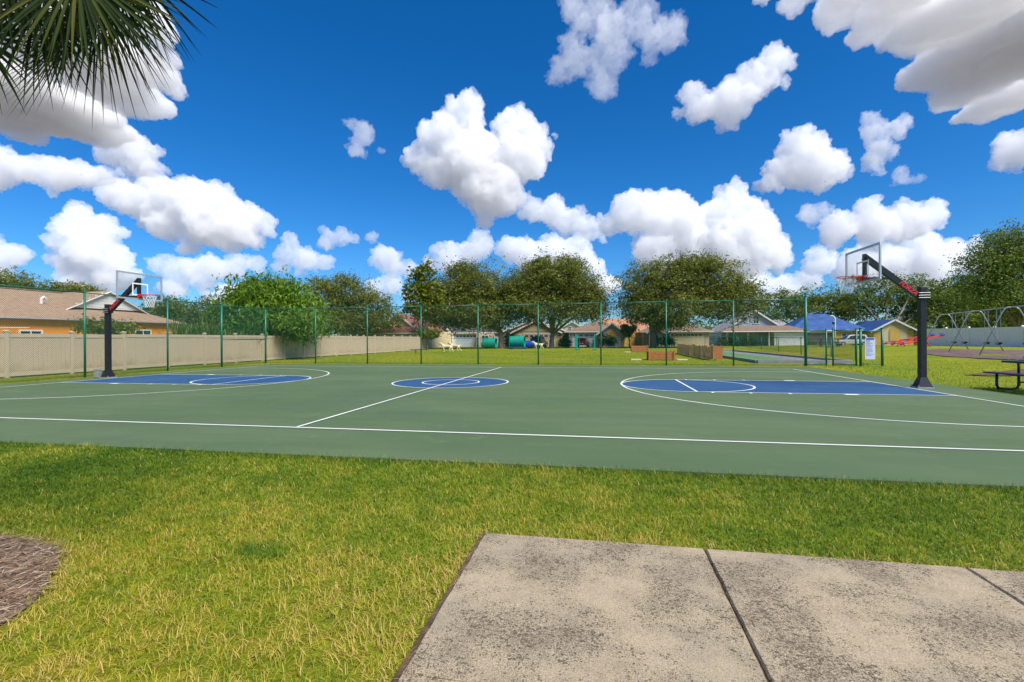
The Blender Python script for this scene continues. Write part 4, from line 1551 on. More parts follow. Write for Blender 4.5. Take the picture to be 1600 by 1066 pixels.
# ------------------------------------------------------------------ far wood that closes the view
def far_wood():
    r = np.random.RandomState(77)
    es = []
    for i in range(90):
        ang = R_(-64 + 128 * (i + r.rand()) / 90)
        d = r.uniform(150, 210)
        x, y = place(d * math.sin(ang), d * math.cos(ang))
        hgt = r.uniform(4.5, 7.5)
        es.append((np.array([x, y, hgt * .5]), np.array([r.uniform(5, 9), r.uniform(4, 6), hgt * .55])))
    me = crown_mesh('distant_woods', es, 30000, 1.1, M['oak2'], 78, clump=2.0, gap=.6, per=10)
    o = kind(linked('distant_woods', me), 'stuff')
    o['label'] = 'distant line of trees beyond the houses'


far_wood()


# ------------------------------------------------------------------ the palm beside the camera
def palm():
    t = thing('fan_palm', 'fan palm whose green fronds hang into the top left corner', 'palm tree', (PALM[0], PALM[1], 0))
    T = Vector((PALM[0], PALM[1], 0))
    M['palmleaf'] = leaf_mat('palm_leaf', [(0, (0.01, 0.027, 0.005)), (0.5, (0.03, 0.056, 0.007)), (0.85, (0.085, 0.1, 0.012)), (1, (0.18, 0.15, 0.03))], 0.5, 0.75)
    M['petiole'] = mat('palm_petiole', (0.1, 0.13, 0.03), 0.5, 0.2, 6)
    M['palmbark'] = mat('palm_trunk', (0.2, 0.155, 0.115), 0.95, 0.4, 9, None, 0.9, 25, stretch=(1, 1, 3))
    b = MB()
    pts, rad = [], []
    for i in range(40):
        z = i * .085
        pts.append((.06 * math.sin(z * .7), .04 * math.sin(z), z - .1))
        rad.append((.20 if i > 3 else .27 - i * .018) * (1 + .07 * (i % 2)))
    b.tube(pts, rad, 14)
    b.build('trunk', M['palmbark'], t)
    crown = Vector((pts[-1][0], pts[-1][1], pts[-1][2])) + T
    # a frond: hub position from the camera (photo column, row, distance), main direction in the photo, spread, length
    fr = [((92, 48), 2.30, (-.1, -1), 118, .50, 1, 34), ((146, -8), 2.25, (.45, -1), 105, .62, 2, 38), ((70, -40), 2.35, (-.25, -1), 110, .56, 3, 32),
          ((130, -30), 2.05, (.1, -1), 100, .55, 4, 36), ((215, -50), 2.45, (1, -.75), 80, .55, 5, 26), ((10, -60), 2.2, (-.3, -1), 100, .55, 6, 30),
          ((-45, 45), 2.3, (.6, -1), 90, .52, 7, 24), ((175, -70), 2.5, (.5, -1), 100, .66, 8, 30),
          ((-250, -60), 2.4, (-1, -.5), 110, .6, 9, 30), ((-160, -200), 2.2, (-.3, 1), 110, .6, 10, 30), ((-20, -190), 2.8, (.6, 1), 110, .6, 11, 30), ((-200, 20), 2.9, (-.5, -1), 110, .6, 12, 30)]
    fr += [((118, 5), 2.4, (.15, -1), 95, .52, 21, 34), ((60, 12), 2.42, (-.15, -1), 100, .5, 22, 32), ((185, -35), 2.35, (.6, -1), 90, .56, 23, 30), ((100, -60), 2.2, (0, -1), 100, .6, 24, 34)]
    right = Vector((cY, sY, 0))
    ahead = Vector((-sY, cY, 0))
    upv = Vector((0, 0, 1))
    for (u, v), Y, (dx, dz), spread, ln, seed, nseg in fr:
        r = random.Random(seed)
        nseg = int(nseg * 1.35)
        x, y = at(u, Y)
        hub = Vector((x, y, height(u, v, Y)))
        main = (right * dx + upv * dz + ahead * r.uniform(-.35, .15)).normalized()
        nrm = (ahead + right * r.uniform(-.5, .5) + upv * r.uniform(-.1, .5)).normalized()
        nrm = (nrm - main * nrm.dot(main)).normalized()
        sd = main.cross(nrm)
        V, fl, lt, tt = [], [], [], []
        for i in range(nseg):
            f = (i + .5) / nseg * 2 - 1
            ang = R_(spread) * f + r.uniform(-.03, .03)
            d = (main * math.cos(ang) + sd * math.sin(ang)).normalized()
            lat = (sd * math.cos(ang) - main * math.sin(ang)).normalized()
            l_ = .88 * ln * (1 - .25 * abs(f) ** 2) * r.uniform(.88, 1.08)
            fold = nrm * (.012 if i % 2 else -.012)
            tint = min(1, max(0, r.gauss(.42, .2)))
            w0 = 2 * l_ * .36 * math.tan(R_(spread) / nseg) * 1.05
            droop = r.uniform(.02, .14)
            o = len(V)
            prof = ((0, .1), (.18, .52), (.36, 1.0), (.55, .86), (.75, .5), (.9, .22), (1.0, .02))
            for q, (s, wf) in enumerate(prof):
                c = hub + d * (l_ * s) + fold * min(1, s * 3) - upv * droop * l_ * s ** 2.5 + nrm * (.03 * math.sin(seed + s * 2))
                hw = w0 * wf * .5
                V += [c - lat * hw, c + nrm * hw * .35, c + lat * hw]
                tt += [tint] * 3
                if q:
                    k = o + q * 3
                    fl += [k - 3, k - 2, k + 1, k, k - 2, k - 1, k + 2, k + 1]
                    lt += [4, 4]
        fo = linked('frond', mesh_np('frond', np.array([tuple(p) for p in V]), np.array(fl), np.array(lt), M['palmleaf'], {'tint': tt}), t, -T)
        p = MB()
        m1 = crown.lerp(hub, .5) + upv * (.12 + .2 * (crown - hub).length * .4)
        p.tube([crown - T, m1 - T, hub - main * .02 - T, hub + main * .12 - T], [.03, .02, .013, .006], 6)
        p.build('petiole', M['petiole'], fo, smooth=True).matrix_parent_inverse = Matrix.Translation(T)
    return t


palm()

# ================================================================== HOUSES
def shingle(name, col):
    return mat(name, col, 0.9, 0.22, 3.0, None, 0.4, 20, stretch=(1, 1, 3))


M['roof_tan'] = shingle('tan_shingles', (0.33, 0.215, 0.14))
M['roof_maroon'] = shingle('maroon_shingles', (0.246, 0.094, 0.075))
M['roof_dark'] = shingle('dark_shingles', (0.109, 0.102, 0.094))
M['roof_brown'] = shingle('brown_shingles', (0.225, 0.152, 0.109))
M['roof_terra'] = shingle('terracotta_shingles', (0.478, 0.225, 0.131))
M['roof_grey'] = shingle('grey_shingles', (0.290, 0.283, 0.304))
M['tarp'] = mat('blue_tarpaulin', (0.03, 0.085, 0.26), 0.5, 0.35, 0.8, None, 0.5, 3)
M['orange'] = mat('orange_stucco', (0.8, 0.29, 0.03), 0.85, 0.08, 2, None, 0.2, 60)
M['stucco_cream'] = mat('cream_stucco', (0.676, 0.572, 0.351), 0.85, 0.06, 2)
M['stucco_white'] = mat('white_stucco', (0.780, 0.754, 0.754), 0.85, 0.06, 2)
M['stucco_tan'] = mat('tan_stucco', (0.572, 0.442, 0.299), 0.85, 0.06, 2)
M['stucco_pink'] = mat('pinkish_stucco', (0.650, 0.494, 0.416), 0.85, 0.06, 2)
M['stucco_yellow'] = mat('yellow_stucco', (0.676, 0.429, 0.117), 0.85, 0.06, 2)
M['stucco_lilac'] = mat('lilac_stucco', (0.611, 0.598, 0.702), 0.85, 0.06, 2)
M['stucco_blue'] = mat('blue_grey_siding', (0.416, 0.481, 0.585), 0.8, 0.06, 2)
M['door_blue'] = mat('pale_blue_door', (0.468, 0.559, 0.689), 0.6, 0.04, 2)
M['door_white'] = mat('white_door', (0.780, 0.780, 0.793), 0.6, 0.04, 2)
M['siding'] = mat('white_siding', (0.780, 0.767, 0.741), 0.7, 0.05, 2)


class House:
    def __init__(self, label, x, y, rz=0, z=0):
        self.o = thing('house', label, 'house', (x, y, z), rz)

    def walls(self, x0, x1, y0, y1, z1, m, name='wall'):
        return MB().box(x0, x1, y0, y1, -.2, z1).build(name, M[m], self.o)

    def gable(self, x0, x1, y0, y1, ze, zr, m, wall=None, ov=.4, t=.14, axis='y', trim='trim'):
        """gable roof; axis = direction of the ridge. Gable walls filled at both ends."""
        b = MB()
        sw = (lambda p: p) if axis == 'y' else (lambda p: (p[1], p[0], p[2]))
        if axis == 'x':
            x0, x1, y0, y1 = y0, y1, x0, x1
        xm = (x0 + x1) / 2
        sl = (zr - ze) / (xm - x0)
        ez = ze - sl * ov
        roof = MB()
        roof.slab([sw(p) for p in ((x0 - ov, y0 - ov, ez), (xm, y0 - ov, zr), (xm, y1 + ov, zr), (x0 - ov, y1 + ov, ez))], t)
        roof.slab([sw(p) for p in ((x1 + ov, y0 - ov, ez), (xm, y0 - ov, zr), (xm, y1 + ov, zr), (x1 + ov, y1 + ov, ez))], t)
        ro = roof.build('roof', M[m], self.o)
        f = MB()
        for yy in (y0 - ov - .031, y1 + ov + .031):
            for xe in (x0 - ov, x1 + ov):
                f.bar(sw((xe, yy, ez - .1)), sw((xm, yy, zr - .1)), .06, .24, up=sw((0, 0, 1)) if axis == 'y' else (0, 0, 1))
        f.build('barge_board', M[trim], ro)
        if wall:
            for yy in (y0, y1):
                g_ = MB()
                yo = .06 if yy == y0 else -.06
                tri = [(x0, yy, ze), (x1, yy, ze), (xm, yy, zr - .12), (x0, yy + yo, ze), (x1, yy + yo, ze), (xm, yy + yo, zr - .12)]
                g_.add([sw(p) for p in tri], [(0, 1, 2), (3, 5, 4), (0, 3, 4, 1), (1, 4, 5, 2), (2, 5, 3, 0)])
                g_.build('gable_wall', M[wall], self.o)
        return ro

    def hip(self, x0, x1, y0, y1, ze, zr, m, ov=.4, trim='trim'):
        x0, x1, y0, y1 = x0 - ov, x1 + ov, y0 - ov, y1 + ov
        w = min(x1 - x0, y1 - y0) / 2
        if x1 - x0 > y1 - y0:
            r0, r1 = (x0 + w, (y0 + y1) / 2, zr), (x1 - w, (y0 + y1) / 2, zr)
        else:
            r0, r1 = ((x0 + x1) / 2, y0 + w, zr), ((x0 + x1) / 2, y1 - w, zr)
        c = [(x0, y0, ze), (x1, y0, ze), (x1, y1, ze), (x0, y1, ze)]
        b = MB()
        if x1 - x0 > y1 - y0:
            fs = [(0, 1, 5, 4), (1, 2, 5), (2, 3, 4, 5), (3, 0, 4)]
        else:
            fs = [(0, 1, 4), (1, 2, 5, 4), (2, 3, 5), (3, 0, 4, 5)]
        b.add(c + [r0, r1], fs + [(3, 2, 1, 0)])
        ro = b.build('roof', M[m], self.o)
        f = MB()
        for p, q in zip(c, c[1:] + c[:1]):
            f.bar((p[0], p[1], ze - .082), (q[0], q[1], ze - .082), .05, .16)
        f.build('fascia', M[trim], ro)
        return ro

    def window(self, x, y, z, w, h_, face=-1, m='trim', axis='x', mullion=True):
        """window standing proud of a wall; the pane lies inside its frame"""
        f = MB()
        fw = .09

        def B(b, a0, a1, d0, d1, z0, z1):
            if axis == 'x':
                b.box(x + a0, x + a1, *sorted((y + face * d0, y + face * d1)), z0, z1)
            else:
                b.box(*sorted((x + face * d0, x + face * d1)), y + a0, y + a1, z0, z1)
        B(f, -w / 2, w / 2, .003, .07, z + h_ - fw, z + h_)
        B(f, -w / 2 - .05, w / 2 + .05, .003, .1, z, z + fw)
        B(f, -w / 2, -w / 2 + fw, .003, .07, z + fw, z + h_ - fw)
        B(f, w / 2 - fw, w / 2, .003, .07, z + fw, z + h_ - fw)
        if mullion:
            B(f, -.025, .025, .003, .06, z + fw, z + h_ - fw)
            B(f, -w / 2 + fw, -.026, .003, .055, z + h_ / 2 - .025, z + h_ / 2 + .025)
            B(f, .026, w / 2 - fw, .003, .055, z + h_ / 2 - .025, z + h_ / 2 + .025)
        fo = f.build('window', M[m], self.o)
        p = MB()
        B(p, -w / 2 + fw, w / 2 - fw, .004, .025, z + fw, z + h_ - fw)
        p.build('pane', M['glass'], fo)
        return fo

    def arch(self, x, y, z, w, hs, m, glass='glass', face=-1):
        """round-headed panel or window proud of a wall facing -y"""
        def outline(s):
            r_ = w / 2 * s
            return [(-r_, 0 if s < 1 else -.0), (r_, 0), (r_, hs)] + [(r_ * math.cos(a), hs + r_ * math.sin(a)) for a in [math.pi * k / 12 for k in range(1, 12)]] + [(-r_, hs)]
        fo = MB().prism(outline(1.0), .06, Matrix.Translation((x, y - .034, z))).build('arched_window', M[m], self.o)
        MB().prism([(px_, pz + .05) for px_, pz in outline(.84)], .012, Matrix.Translation((x, y - .073, z))).build('pane', M[glass], fo)
        return fo

    def garage(self, x0, x1, y, h_, m, lights=6, trim='trim'):
        d = MB()
        d.box(x0, x1, y - .05, y - .004, .02, h_)
        do = d.build('garage_door', M[m], self.o)
        for k in range(1, 4):
            MB().box(x0 + .02, x1 - .02, y - .066, y - .052, h_ * k / 4 - .018, h_ * k / 4 + .018).build('panel_rail', M[m], do)
        if lights:
            w = (x1 - x0) / lights
            for k in range(lights):
                MB().box(x0 + w * (k + .14), x0 + w * (k + .86), y - .064, y - .053, h_ * .79, h_ * .93).build('light', M['glass'], do)
        f = MB()
        f.box(x0 - .12, x0 - .002, y - .085, y - .003, .02, h_ + .12)
        f.box(x1 + .002, x1 + .12, y - .085, y - .003, .02, h_ + .12)
        f.box(x0 - .001, x1 + .001, y - .084, y - .003, h_ + .003, h_ + .12)
        f.build('door_frame', M[trim], do)
        return do

    def door(self, x, y, m, w=.95, h_=2.05):
        do = MB().box(x - w / 2, x + w / 2, y - .05, y - .004, .05, h_).build('front_door', M[m], self.o)
        MB().tube([(x + w * .36, y - .06, 1.0), (x + w * .36, y - .11, 1.0)], .03, 6).build('handle', M['alu'], do)
        return do


# left: orange house with tan roofs, its long wall towards the fence
H = House('orange stucco house with tan shingle roofs behind the left fence', -31, 6, 0)
H.walls(-13, 0, -14, 14.6, 2.82, 'orange')
rf = MB()
ex, ey0, ey1, rz_, rx_ = .24, -14.4, 14.9, 5.2, -6.5
rf.add([(ex, ey0, 2.86), (ex, ey1, 2.86), (-13.4, ey1, 2.86), (-13.4, ey0, 2.86), (rx_, ey0 + 5, rz_), (rx_, ey1 - 4.2, rz_)], [(0, 1, 5, 4), (1, 2, 5), (2, 3, 4, 5), (3, 0, 4), (3, 2, 1, 0)])
ro_ = rf.build('roof', M['roof_tan'], H.o)
MB().bar((rx_, ey0 + 5, rz_ + .03), (rx_, ey1 - 4.2, rz_ + .03), .3, .05).build('ridge_cap', M['roof_tan'], ro_)
MB().box(ex - .02, ex + .03, ey0, ey1, 2.73, 2.859).build('fascia', M['roof_grey'], ro_)
# white-sided gable breaking the roof
ga = MB()
gy0, gy1, gz, gp, gxf = 7.6, 13.0, 3.85, 5.2, -2.2
ga.add([(gxf, gy0, gz), (gxf, gy1, gz), (gxf, (gy0 + gy1) / 2, gp), (gxf - .1, gy0, gz), (gxf - .1, gy1, gz), (gxf - .1, (gy0 + gy1) / 2, gp)], [(0, 1, 2), (3, 5, 4), (0, 3, 4, 1), (1, 4, 5, 2), (2, 5, 3, 0)])
ga.build('gable_wall', M['siding'], H.o)
for k in range(6):
    z_ = gz + .12 + k * .23
    hw = (gy1 - gy0) / 2 * (1 - (z_ - gz) / (gp - gz)) - .1
    if hw > .1:
        MB().box(gxf + .002, gxf + .022, (gy0 + gy1) / 2 - hw, (gy0 + gy1) / 2 + hw, z_, z_ + .2).build('siding_board', M['siding'], H.o)
rr2 = MB()
for s in (gy0 - .5, gy1 + .5):
    zz = gz - (gp - gz) / ((gy1 - gy0) / 2) * .5
    rr2.slab([(gxf + .14, s, zz + .06), (gxf + .14, (gy0 + gy1) / 2, gp + .06), (gxf - 5, (gy0 + gy1) / 2, gp + .06), (gxf - 5, s, zz + .06)], .1)
rg_ = rr2.build('gable_roof', M['roof_tan'], H.o)
bb = MB()
for s in (gy0 - .5, gy1 + .5):
    bb.bar((gxf + .17, s, gz - .25), (gxf + .17, (gy0 + gy1) / 2, gp), .05, .2, up=(1, 0, 0))
bb.build('barge_board', M['trim'], rg_)
MB().tube([(.34, -14.4, 2.8), (.34, 14.9, 2.8)], .06, 8).build('gutter', M['roof_grey'], H.o, smooth=True)
H.window(.0, 3.6, 1.1, 1.3, 1.0, 1, axis='y')
H.window(.0, 11.2, 1.15, 1.4, 1.1, 1, axis='y')
fl_ = MB()
fl_.bar((.05, 1.6, 2.18), (.3, 1.6, 2.2), .12, .1)
fl_.bar((.3, 1.5, 2.2), (.34, 3.3, 2.24), .05, .04)
fl_.build('wall_light', M['trim'], H.o)
MB().tube([(-6, -2, 4.9), (-6, -2, 5.5)], .06, 8).build('vent_pipe', M['roof_grey'], H.o)
MB().tube([(-3.0, 6.3, 4.0), (-3.0, 6.3, 4.35), (-3.0, 6.45, 4.5), (-3, 6.6, 4.35)], .09, 8).build('roof_vent', M['trim'], H.o)

# cream gabled house with maroon roof
x, y = at(622, 74)
H = House('cream gabled house with maroon shingle roof behind the far end of the tan fence', x, y, R_(-4))
H.walls(-4.6, 4.6, 0, 11, 2.6, 'stucco_cream')
H.gable(-3.6, 3.6, .2, 11, 2.7, 5.35, 'roof_maroon', 'stucco_cream', .35)
H.hip(-5.2, 4.6, -2.6, .1, 2.35, 3.25, 'roof_maroon', .3)
H.walls(-5.0, 4.4, -2.4, -.05, 2.2, 'stucco_cream', 'porch_wall')
H.window(.2, .14, 3.5, .75, 1.05)
H.window(-2.5, -2.4, .9, 1.6, 1.1)

# white house with arched entry gable, pale blue garage
x, y = at(722, 84)
H = House('white house with arched entry window and pale blue garage door', x, y, 0)
H.walls(-6.0, 5.6, 0, 9, 2.45, 'stucco_white')
H.hip(-6.0, 5.6, 0, 9, 2.5, 4.6, 'roof_dark', .45)
H.walls(-4.2, -1.4, -1.4, -.01, 2.5, 'stucco_white', 'entry_wall')
H.gable(-4.2, -1.4, -1.4, 2.5, 2.5, 3.75, 'roof_dark', 'stucco_white', .25)
H.arch(-2.8, -1.4, 2.35, 1.5, .08, 'trim')
H.walls(2.9, 5.9, -1.0, -.02, 2.4, 'stucco_pink', 'brick_wing')
H.garage(-1.1, 2.6, 0, 2.15, 'door_blue', 6)
H.window(-5.2, 0, .8, 1.0, 1.2)
H.door(-2.8, -1.4, 'stucco_tan')
H.window(4.4, -1.0, .8, 1.3, 1.2)

# brown gabled house
x, y = at(833, 80)
H = House('brown-roofed house with broad front gable behind the blue barrel', x, y, 0)
H.walls(-5.4, 5.4, 1.0, 10, 2.45, 'stucco_tan')
H.gable(-5.6, 5.8, 1.0, 10, 2.6, 4.75, 'roof_dark', 'stucco_tan', .35)
H.walls(-3.2, 4.4, -.6, .99, 2.45, 'stucco_tan', 'garage_wall')
H.gable(-3.4, 4.6, -.6, 4, 2.55, 4.45, 'roof_brown', 'stucco_tan', .35)
H.garage(-1.4, 3.5, -.6, 2.1, 'stucco_pink', 6)
H.arch(-4.3, 1.0, .1, 1.5, 1.7, 'trim', 'glass')
H.window(-2.4, -.6, .9, .9, 1.1)

# small pale house glimpsed between
x, y = at(898, 98)
H = House('pale gabled house glimpsed far back between two middle houses', x, y, 0)
H.walls(-4.2, 3.2, 0, 9, 2.7, 'stucco_cream')
H.gable(-4.4, 3.4, 0, 9, 2.7, 4.9, 'roof_grey', 'stucco_white', .4)
H.window(-1, 0, 3.0, .8, .8)

# house with lilac gable and terracotta roof behind
x, y = at(935, 76)
H = House('house with lilac front gable, arched yellow window and brown roof', x, y, 0)
H.walls(-4.6, 1.0, .4, 10, 2.45, 'stucco_lilac')
H.hip(-5.0, 4.6, .4, 10, 2.5, 4.35, 'roof_brown', .4)
H.walls(.2, 4.0, -.5, 6, 2.3, 'stucco_yellow', 'wing_wall')
H.gable(.1, 4.1, -.5, 6, 2.35, 3.9, 'roof_brown', 'stucco_lilac', .45)
H.walls(.75, 3.45, -.56, -.501, 2.9, 'stucco_lilac', 'front_panel')
H.arch(2.1, -.56, .9, 1.5, 1.05, 'stucco_yellow', 'stucco_yellow')
H.garage(-4.0, -.6, .4, 2.15, 'door_blue', 4)
x, y = at(974, 80)
H = House('house with bright terracotta roof beside the lilac gable', x, y, 0)
H.walls(-2.8, 3.6, 1, 9, 2.5, 'stucco_tan')
H.gable(1, 9, -3.4, 3.4, 2.7, 4.95, 'roof_terra', 'stucco_white', .4, axis='y') if False else None
H.gable(-3.4, 3.9, 1, 9, 2.5, 4.9, 'roof_terra', 'stucco_white', .35, axis='x')
H.window(1.2, 1, .9, 1.4, 1.2)
H.walls(-.6, 1.9, -.2, .99, 2.3, 'stucco_yellow', 'bay_wall')
H.door(-1.8, 1, 'roof_brown')

# tan garage house under the widest oak
x, y = at(1060, 76)
H = House('tan house with wide garage door under the widest oak', x, y, 0)
H.walls(-5.4, 4.6, 0, 9, 2.4, 'stucco_tan')
H.hip(-5.6, 4.8, 0, 9, 2.45, 4.3, 'roof_brown', .45)
H.garage(-1.2, 3.6, 0, 2.15, 'stucco_cream', 8)
H.walls(-4.6, -2.6, -1.2, -.01, 2.4, 'stucco_pink', 'entry_wall')
H.gable(-4.8, -2.4, -1.2, 2, 2.4, 3.3, 'roof_brown', 'stucco_tan', .25)
H.arch(-3.6, -1.2, .1, 1.1, 1.6, 'trim')

# grey gabled house with brown porch roof
x, y = at(1183, 80)
H = House('blue-grey gabled house with white trim and brown porch roof', x, y, 0)
H.walls(-5.4, 6.2, .6, 11, 2.5, 'stucco_blue')
H.gable(-5.2, 4.8, .6, 11, 2.55, 6.0, 'roof_grey', 'stucco_blue', .4)
H.hip(-5.6, 6.6, -2.2, 1.4, 2.45, 3.35, 'roof_brown', .4)
H.walls(2.0, 6.4, -2.0, .59, 2.35, 'siding', 'garage_wall')
H.window(.0, .6, 3.7, 1.0, 1.3)
H.window(-3.6, .6, .8, 1.5, 1.2)
H.door(-.2, .6, 'door_blue')
for px_ in (-5.2, -2.0, 1.2):
    MB().box(px_ - .09, px_ + .09, -2.1, -1.92, 0, 2.36).build('porch_post', M['trim'], H.o)
H.garage(2.5, 5.9, -2.0, 2.0, 'door_white', 0)
x, y = at(1222, 104)
H = House('grey-roofed house glimpsed behind the blue-grey gabled house', x, y, 0)
H.walls(-5, 5, 0, 8, 2.6, 'stucco_tan')
H.hip(-5.2, 5.2, 0, 8, 2.6, 5.4, 'roof_grey', .4)
H.window(0, 0, .9, 1.4, 1.1)

# house under a blue tarpaulin
x, y = at(1296, 80)
H = House('yellow house whose hip roof is covered with a blue tarpaulin', x, y, 0)
H.walls(-5.6, 5.2, 0, 8.4, 2.5, 'stucco_yellow')
H.hip(-5.8, 5.4, 0, 8.4, 2.55, 5.45, 'tarp', .5)
H.walls(5.0, 10.6, -3.2, 5, 2.45, 'stucco_yellow', 'wing_wall')
H.gable(4.8, 10.8, -3.2, 6, 2.5, 4.15, 'tarp', 'stucco_cream', .45)
MB().box(6.3, 9.6, -3.27, -3.201, -.1, 3.4).build('front_panel', M['stucco_cream'], H.o)
H.arch(7.9, -3.28, .7, 1.5, 1.5, 'stucco_yellow', 'stucco_yellow')
H.garage(-4.4, .4, 0, 2.1, 'roof_dark', 0)
H.window(2.6, 0, .9, 1.6, 1.2)
# roofs far beyond the playground fence
for u, Y, wd, lab, rm_ in ((1585, 92, 5.5, 'grey-roofed house beyond the white fence at the right edge', 'roof_grey'), (1522, 100, 3.2, 'small yellow house glimpsed between trees beyond the white fence', 'roof_brown')):
    x, y = at(u, Y)
    H = House(lab, x, y, R_(-20), float(terrain(x, y)))
    H.walls(-wd, wd, 0, 7, 2.7, 'stucco_yellow' if wd < 4 else 'stucco_white')
    H.hip(-wd, wd, 0, 7, 2.75, 5.2, rm_, .4)
    H.window(0, 0, .9, 1.4, 1.1)

# ================================================================== CARS
def car(label, x, y, rz, paint, l=4.4, w=1.75, suv=False, z=0):
    t = thing('parked_car', label, 'car', (x, y, z), rz)
    pm_ = mat('car_paint', paint, 0.25, spec=0.6)
    hb, hr = (.95, 1.72) if suv else (.9, 1.46)
    prof = [(-l / 2, .35), (-l / 2 + .02, .72), (-l / 2 + .12, hb), (l / 2 - 1.0, hb), (l / 2 - .15, hb - .18), (l / 2, .6), (l / 2, .32)]
    body = MB().prism(prof, w).build('body', pm_, t, bevel=.06)
    c0, c1 = (-l / 2 + .15, l / 2 - 1.05) if suv else (-l / 2 + .3, l / 2 - 1.0)
    cab = MB()
    tp = w * .38
    v8 = [(c0, -w * .47, hb + .002), (c1, -w * .47, hb + .002), (c1, w * .47, hb + .002), (c0, w * .47, hb + .002), (c0 + .38, -tp, hr), (c1 - .75, -tp, hr), (c1 - .75, tp, hr), (c0 + .38, tp, hr)]
    cab.add(v8, [(0, 1, 2, 3), (4, 5, 6, 7), (0, 1, 5, 4), (1, 2, 6, 5), (2, 3, 7, 6), (3, 0, 4, 7)])
    cb = cab.build('cabin', pm_, t, bevel=.05)

    def inset(q, s, off):
        P = [Vector(v8[i]) for i in q]
        c = sum(P, Vector()) / 4
        n_ = (P[1] - P[0]).cross(P[2] - P[0]).normalized()
        if n_.dot(c - Vector(((c0 + c1) / 2, 0, (hb + hr) / 2))) < 0:
            n_ = -n_
        b = MB()
        pp = [c + (p - c) * s + n_ * off for p in P]
        b.add(pp + [p - n_ * .02 for p in pp], [(0, 1, 2, 3), (7, 6, 5, 4), (0, 4, 5, 1), (1, 5, 6, 2), (2, 6, 7, 3), (3, 7, 4, 0)])
        b.build('window', M['glass'], cb)
    for q in ((0, 1, 5, 4), (1, 2, 6, 5), (2, 3, 7, 6), (3, 0, 4, 7)):
        inset(q, .8, .012)
    for sx in (-1, 1):
        for sy_ in (-1, 1):
            wx, wy = sx * l * .31, sy_ * (w / 2 - .08)
            wh = MB().tube([(wx, wy - .1, .33), (wx, wy + .1, .33)], .33, 16).build('wheel', M['rubber'], t)
            MB().tube([(wx, wy + sy_ * .101 - .005, .33), (wx, wy + sy_ * .101 + .005, .33)], .2, 12).build('rim', M['alu'], wh)
    for sy_ in (-1, 1):
        MB().box(-l / 2 - .03, -l / 2 + .03, sy_ * (w / 2 - .2) - .14, sy_ * (w / 2 - .2) + .14, .62, .85).build('tail_light', M['red'], t)
        MB().box(l / 2 - .05, l / 2 + .02, sy_ * (w / 2 - .25) - .16, sy_ * (w / 2 - .25) + .16, .52, .66).build('headlight', M['alu'], t)
    MB().box(-l / 2 - .04, -l / 2 - .003, -.26, .26, .55, .68).build('number_plate', M['whitep'], t)
    return t


x, y = at(911, 74)
car('red hatchback seen from behind, parked in the driveway past the dog park', x, y, R_(86), (0.42, 0.012, 0.015), 4.1)
x, y = at(1330, 74)
car('white car parked side-on before the blue-roofed house', x, y, R_(176), (0.62, 0.62, 0.62), 4.5, 1.8, True)
x, y = at(842, 77)
car('dark navy car parked behind the blue barrel', x, y, R_(80), (0.012, 0.018, 0.05), 4.4, 1.8, True)

# ================================================================== DOG PARK
def barrel(label, u, Y, length, rad, m, stand=.12, group='agility tunnels'):
    x, y = at(u, Y)
    t = thing('agility_tunnel', label, 'tunnel', (x, y, 0), R_(-3), group)
    n = 24
    b = MB()
    vs_, fs = [], []
    for s, r_ in ((-length / 2, rad), (length / 2, rad), (length / 2, rad - .05), (-length / 2, rad - .05)):
        for k in range(n):
            a = 2 * math.pi * k / n
            vs_.append((s, r_ * math.cos(a), rad + stand + r_ * math.sin(a)))
    for q in range(4):
        for k in range(n):
            fs.append((q * n + k, q * n + (k + 1) % n, ((q + 1) % 4) * n + (k + 1) % n, ((q + 1) % 4) * n + k))
    b.add(vs_, fs)
    bo = b.build('barrel', M[m], t, smooth=False)
    for s in (-.34, 0, .34):
        MB().tube([(s * length, (rad + .012) * math.cos(2 * math.pi * k / 24), rad + stand + (rad + .012) * math.sin(2 * math.pi * k / 24)) for k in range(24)] if False else [(s * length, (rad + .008) * math.cos(2 * math.pi * k / 24), rad + stand + (rad + .008) * math.sin(2 * math.pi * k / 24)) for k in range(24)], .022, 6, closed=True).build('hoop_rib', M[m], bo)
    for s in (-1, 1):
        MB().box(s * length * .36 - .05, s * length * .36 + .05, -rad * .8, rad * .8, -.02, stand + .16).build('cradle', M['green_metal'], t)
    return t


barrel('teal barrel tunnel, the smaller one on the left of the dog park', 765, 66, 1.85, .66, 'teal', .15)
barrel('larger teal barrel tunnel set high between green boards', 808.5, 65, 2.0, .72, 'teal', .28)
barrel('blue barrel tunnel beside the larger teal one', 829, 66, 1.3, .5, 'barrel_blue', .08)
x, y = at(797, 65)
fb = thing('agility_screen', 'upright green board at the mouth of the larger teal tunnel', 'agility screen', (x, y, 0))
MB().box(-.06, .06, -.7, .7, 0, 1.75).build('board', M['green_metal'], fb, bevel=.02)
MB().box(-.1, .1, -.8, .8, -.05, .06).build('foot', M['green_metal'], fb)
x, y = at(810, 64)
pl_ = thing('low_ramp', 'low blue ramp board lying under the larger teal tunnel', 'ramp', (x, y, 0))
MB().box(-1.2, 1.2, -.35, .35, .14, .24).build('board', M['barrel_blue'], pl_, bevel=.02)
for s in (-1, 1):
    MB().box(s * .9 - .05, s * .9 + .05, -.3, .3, -.02, .139).build('foot', M['barrel_blue'], pl_)

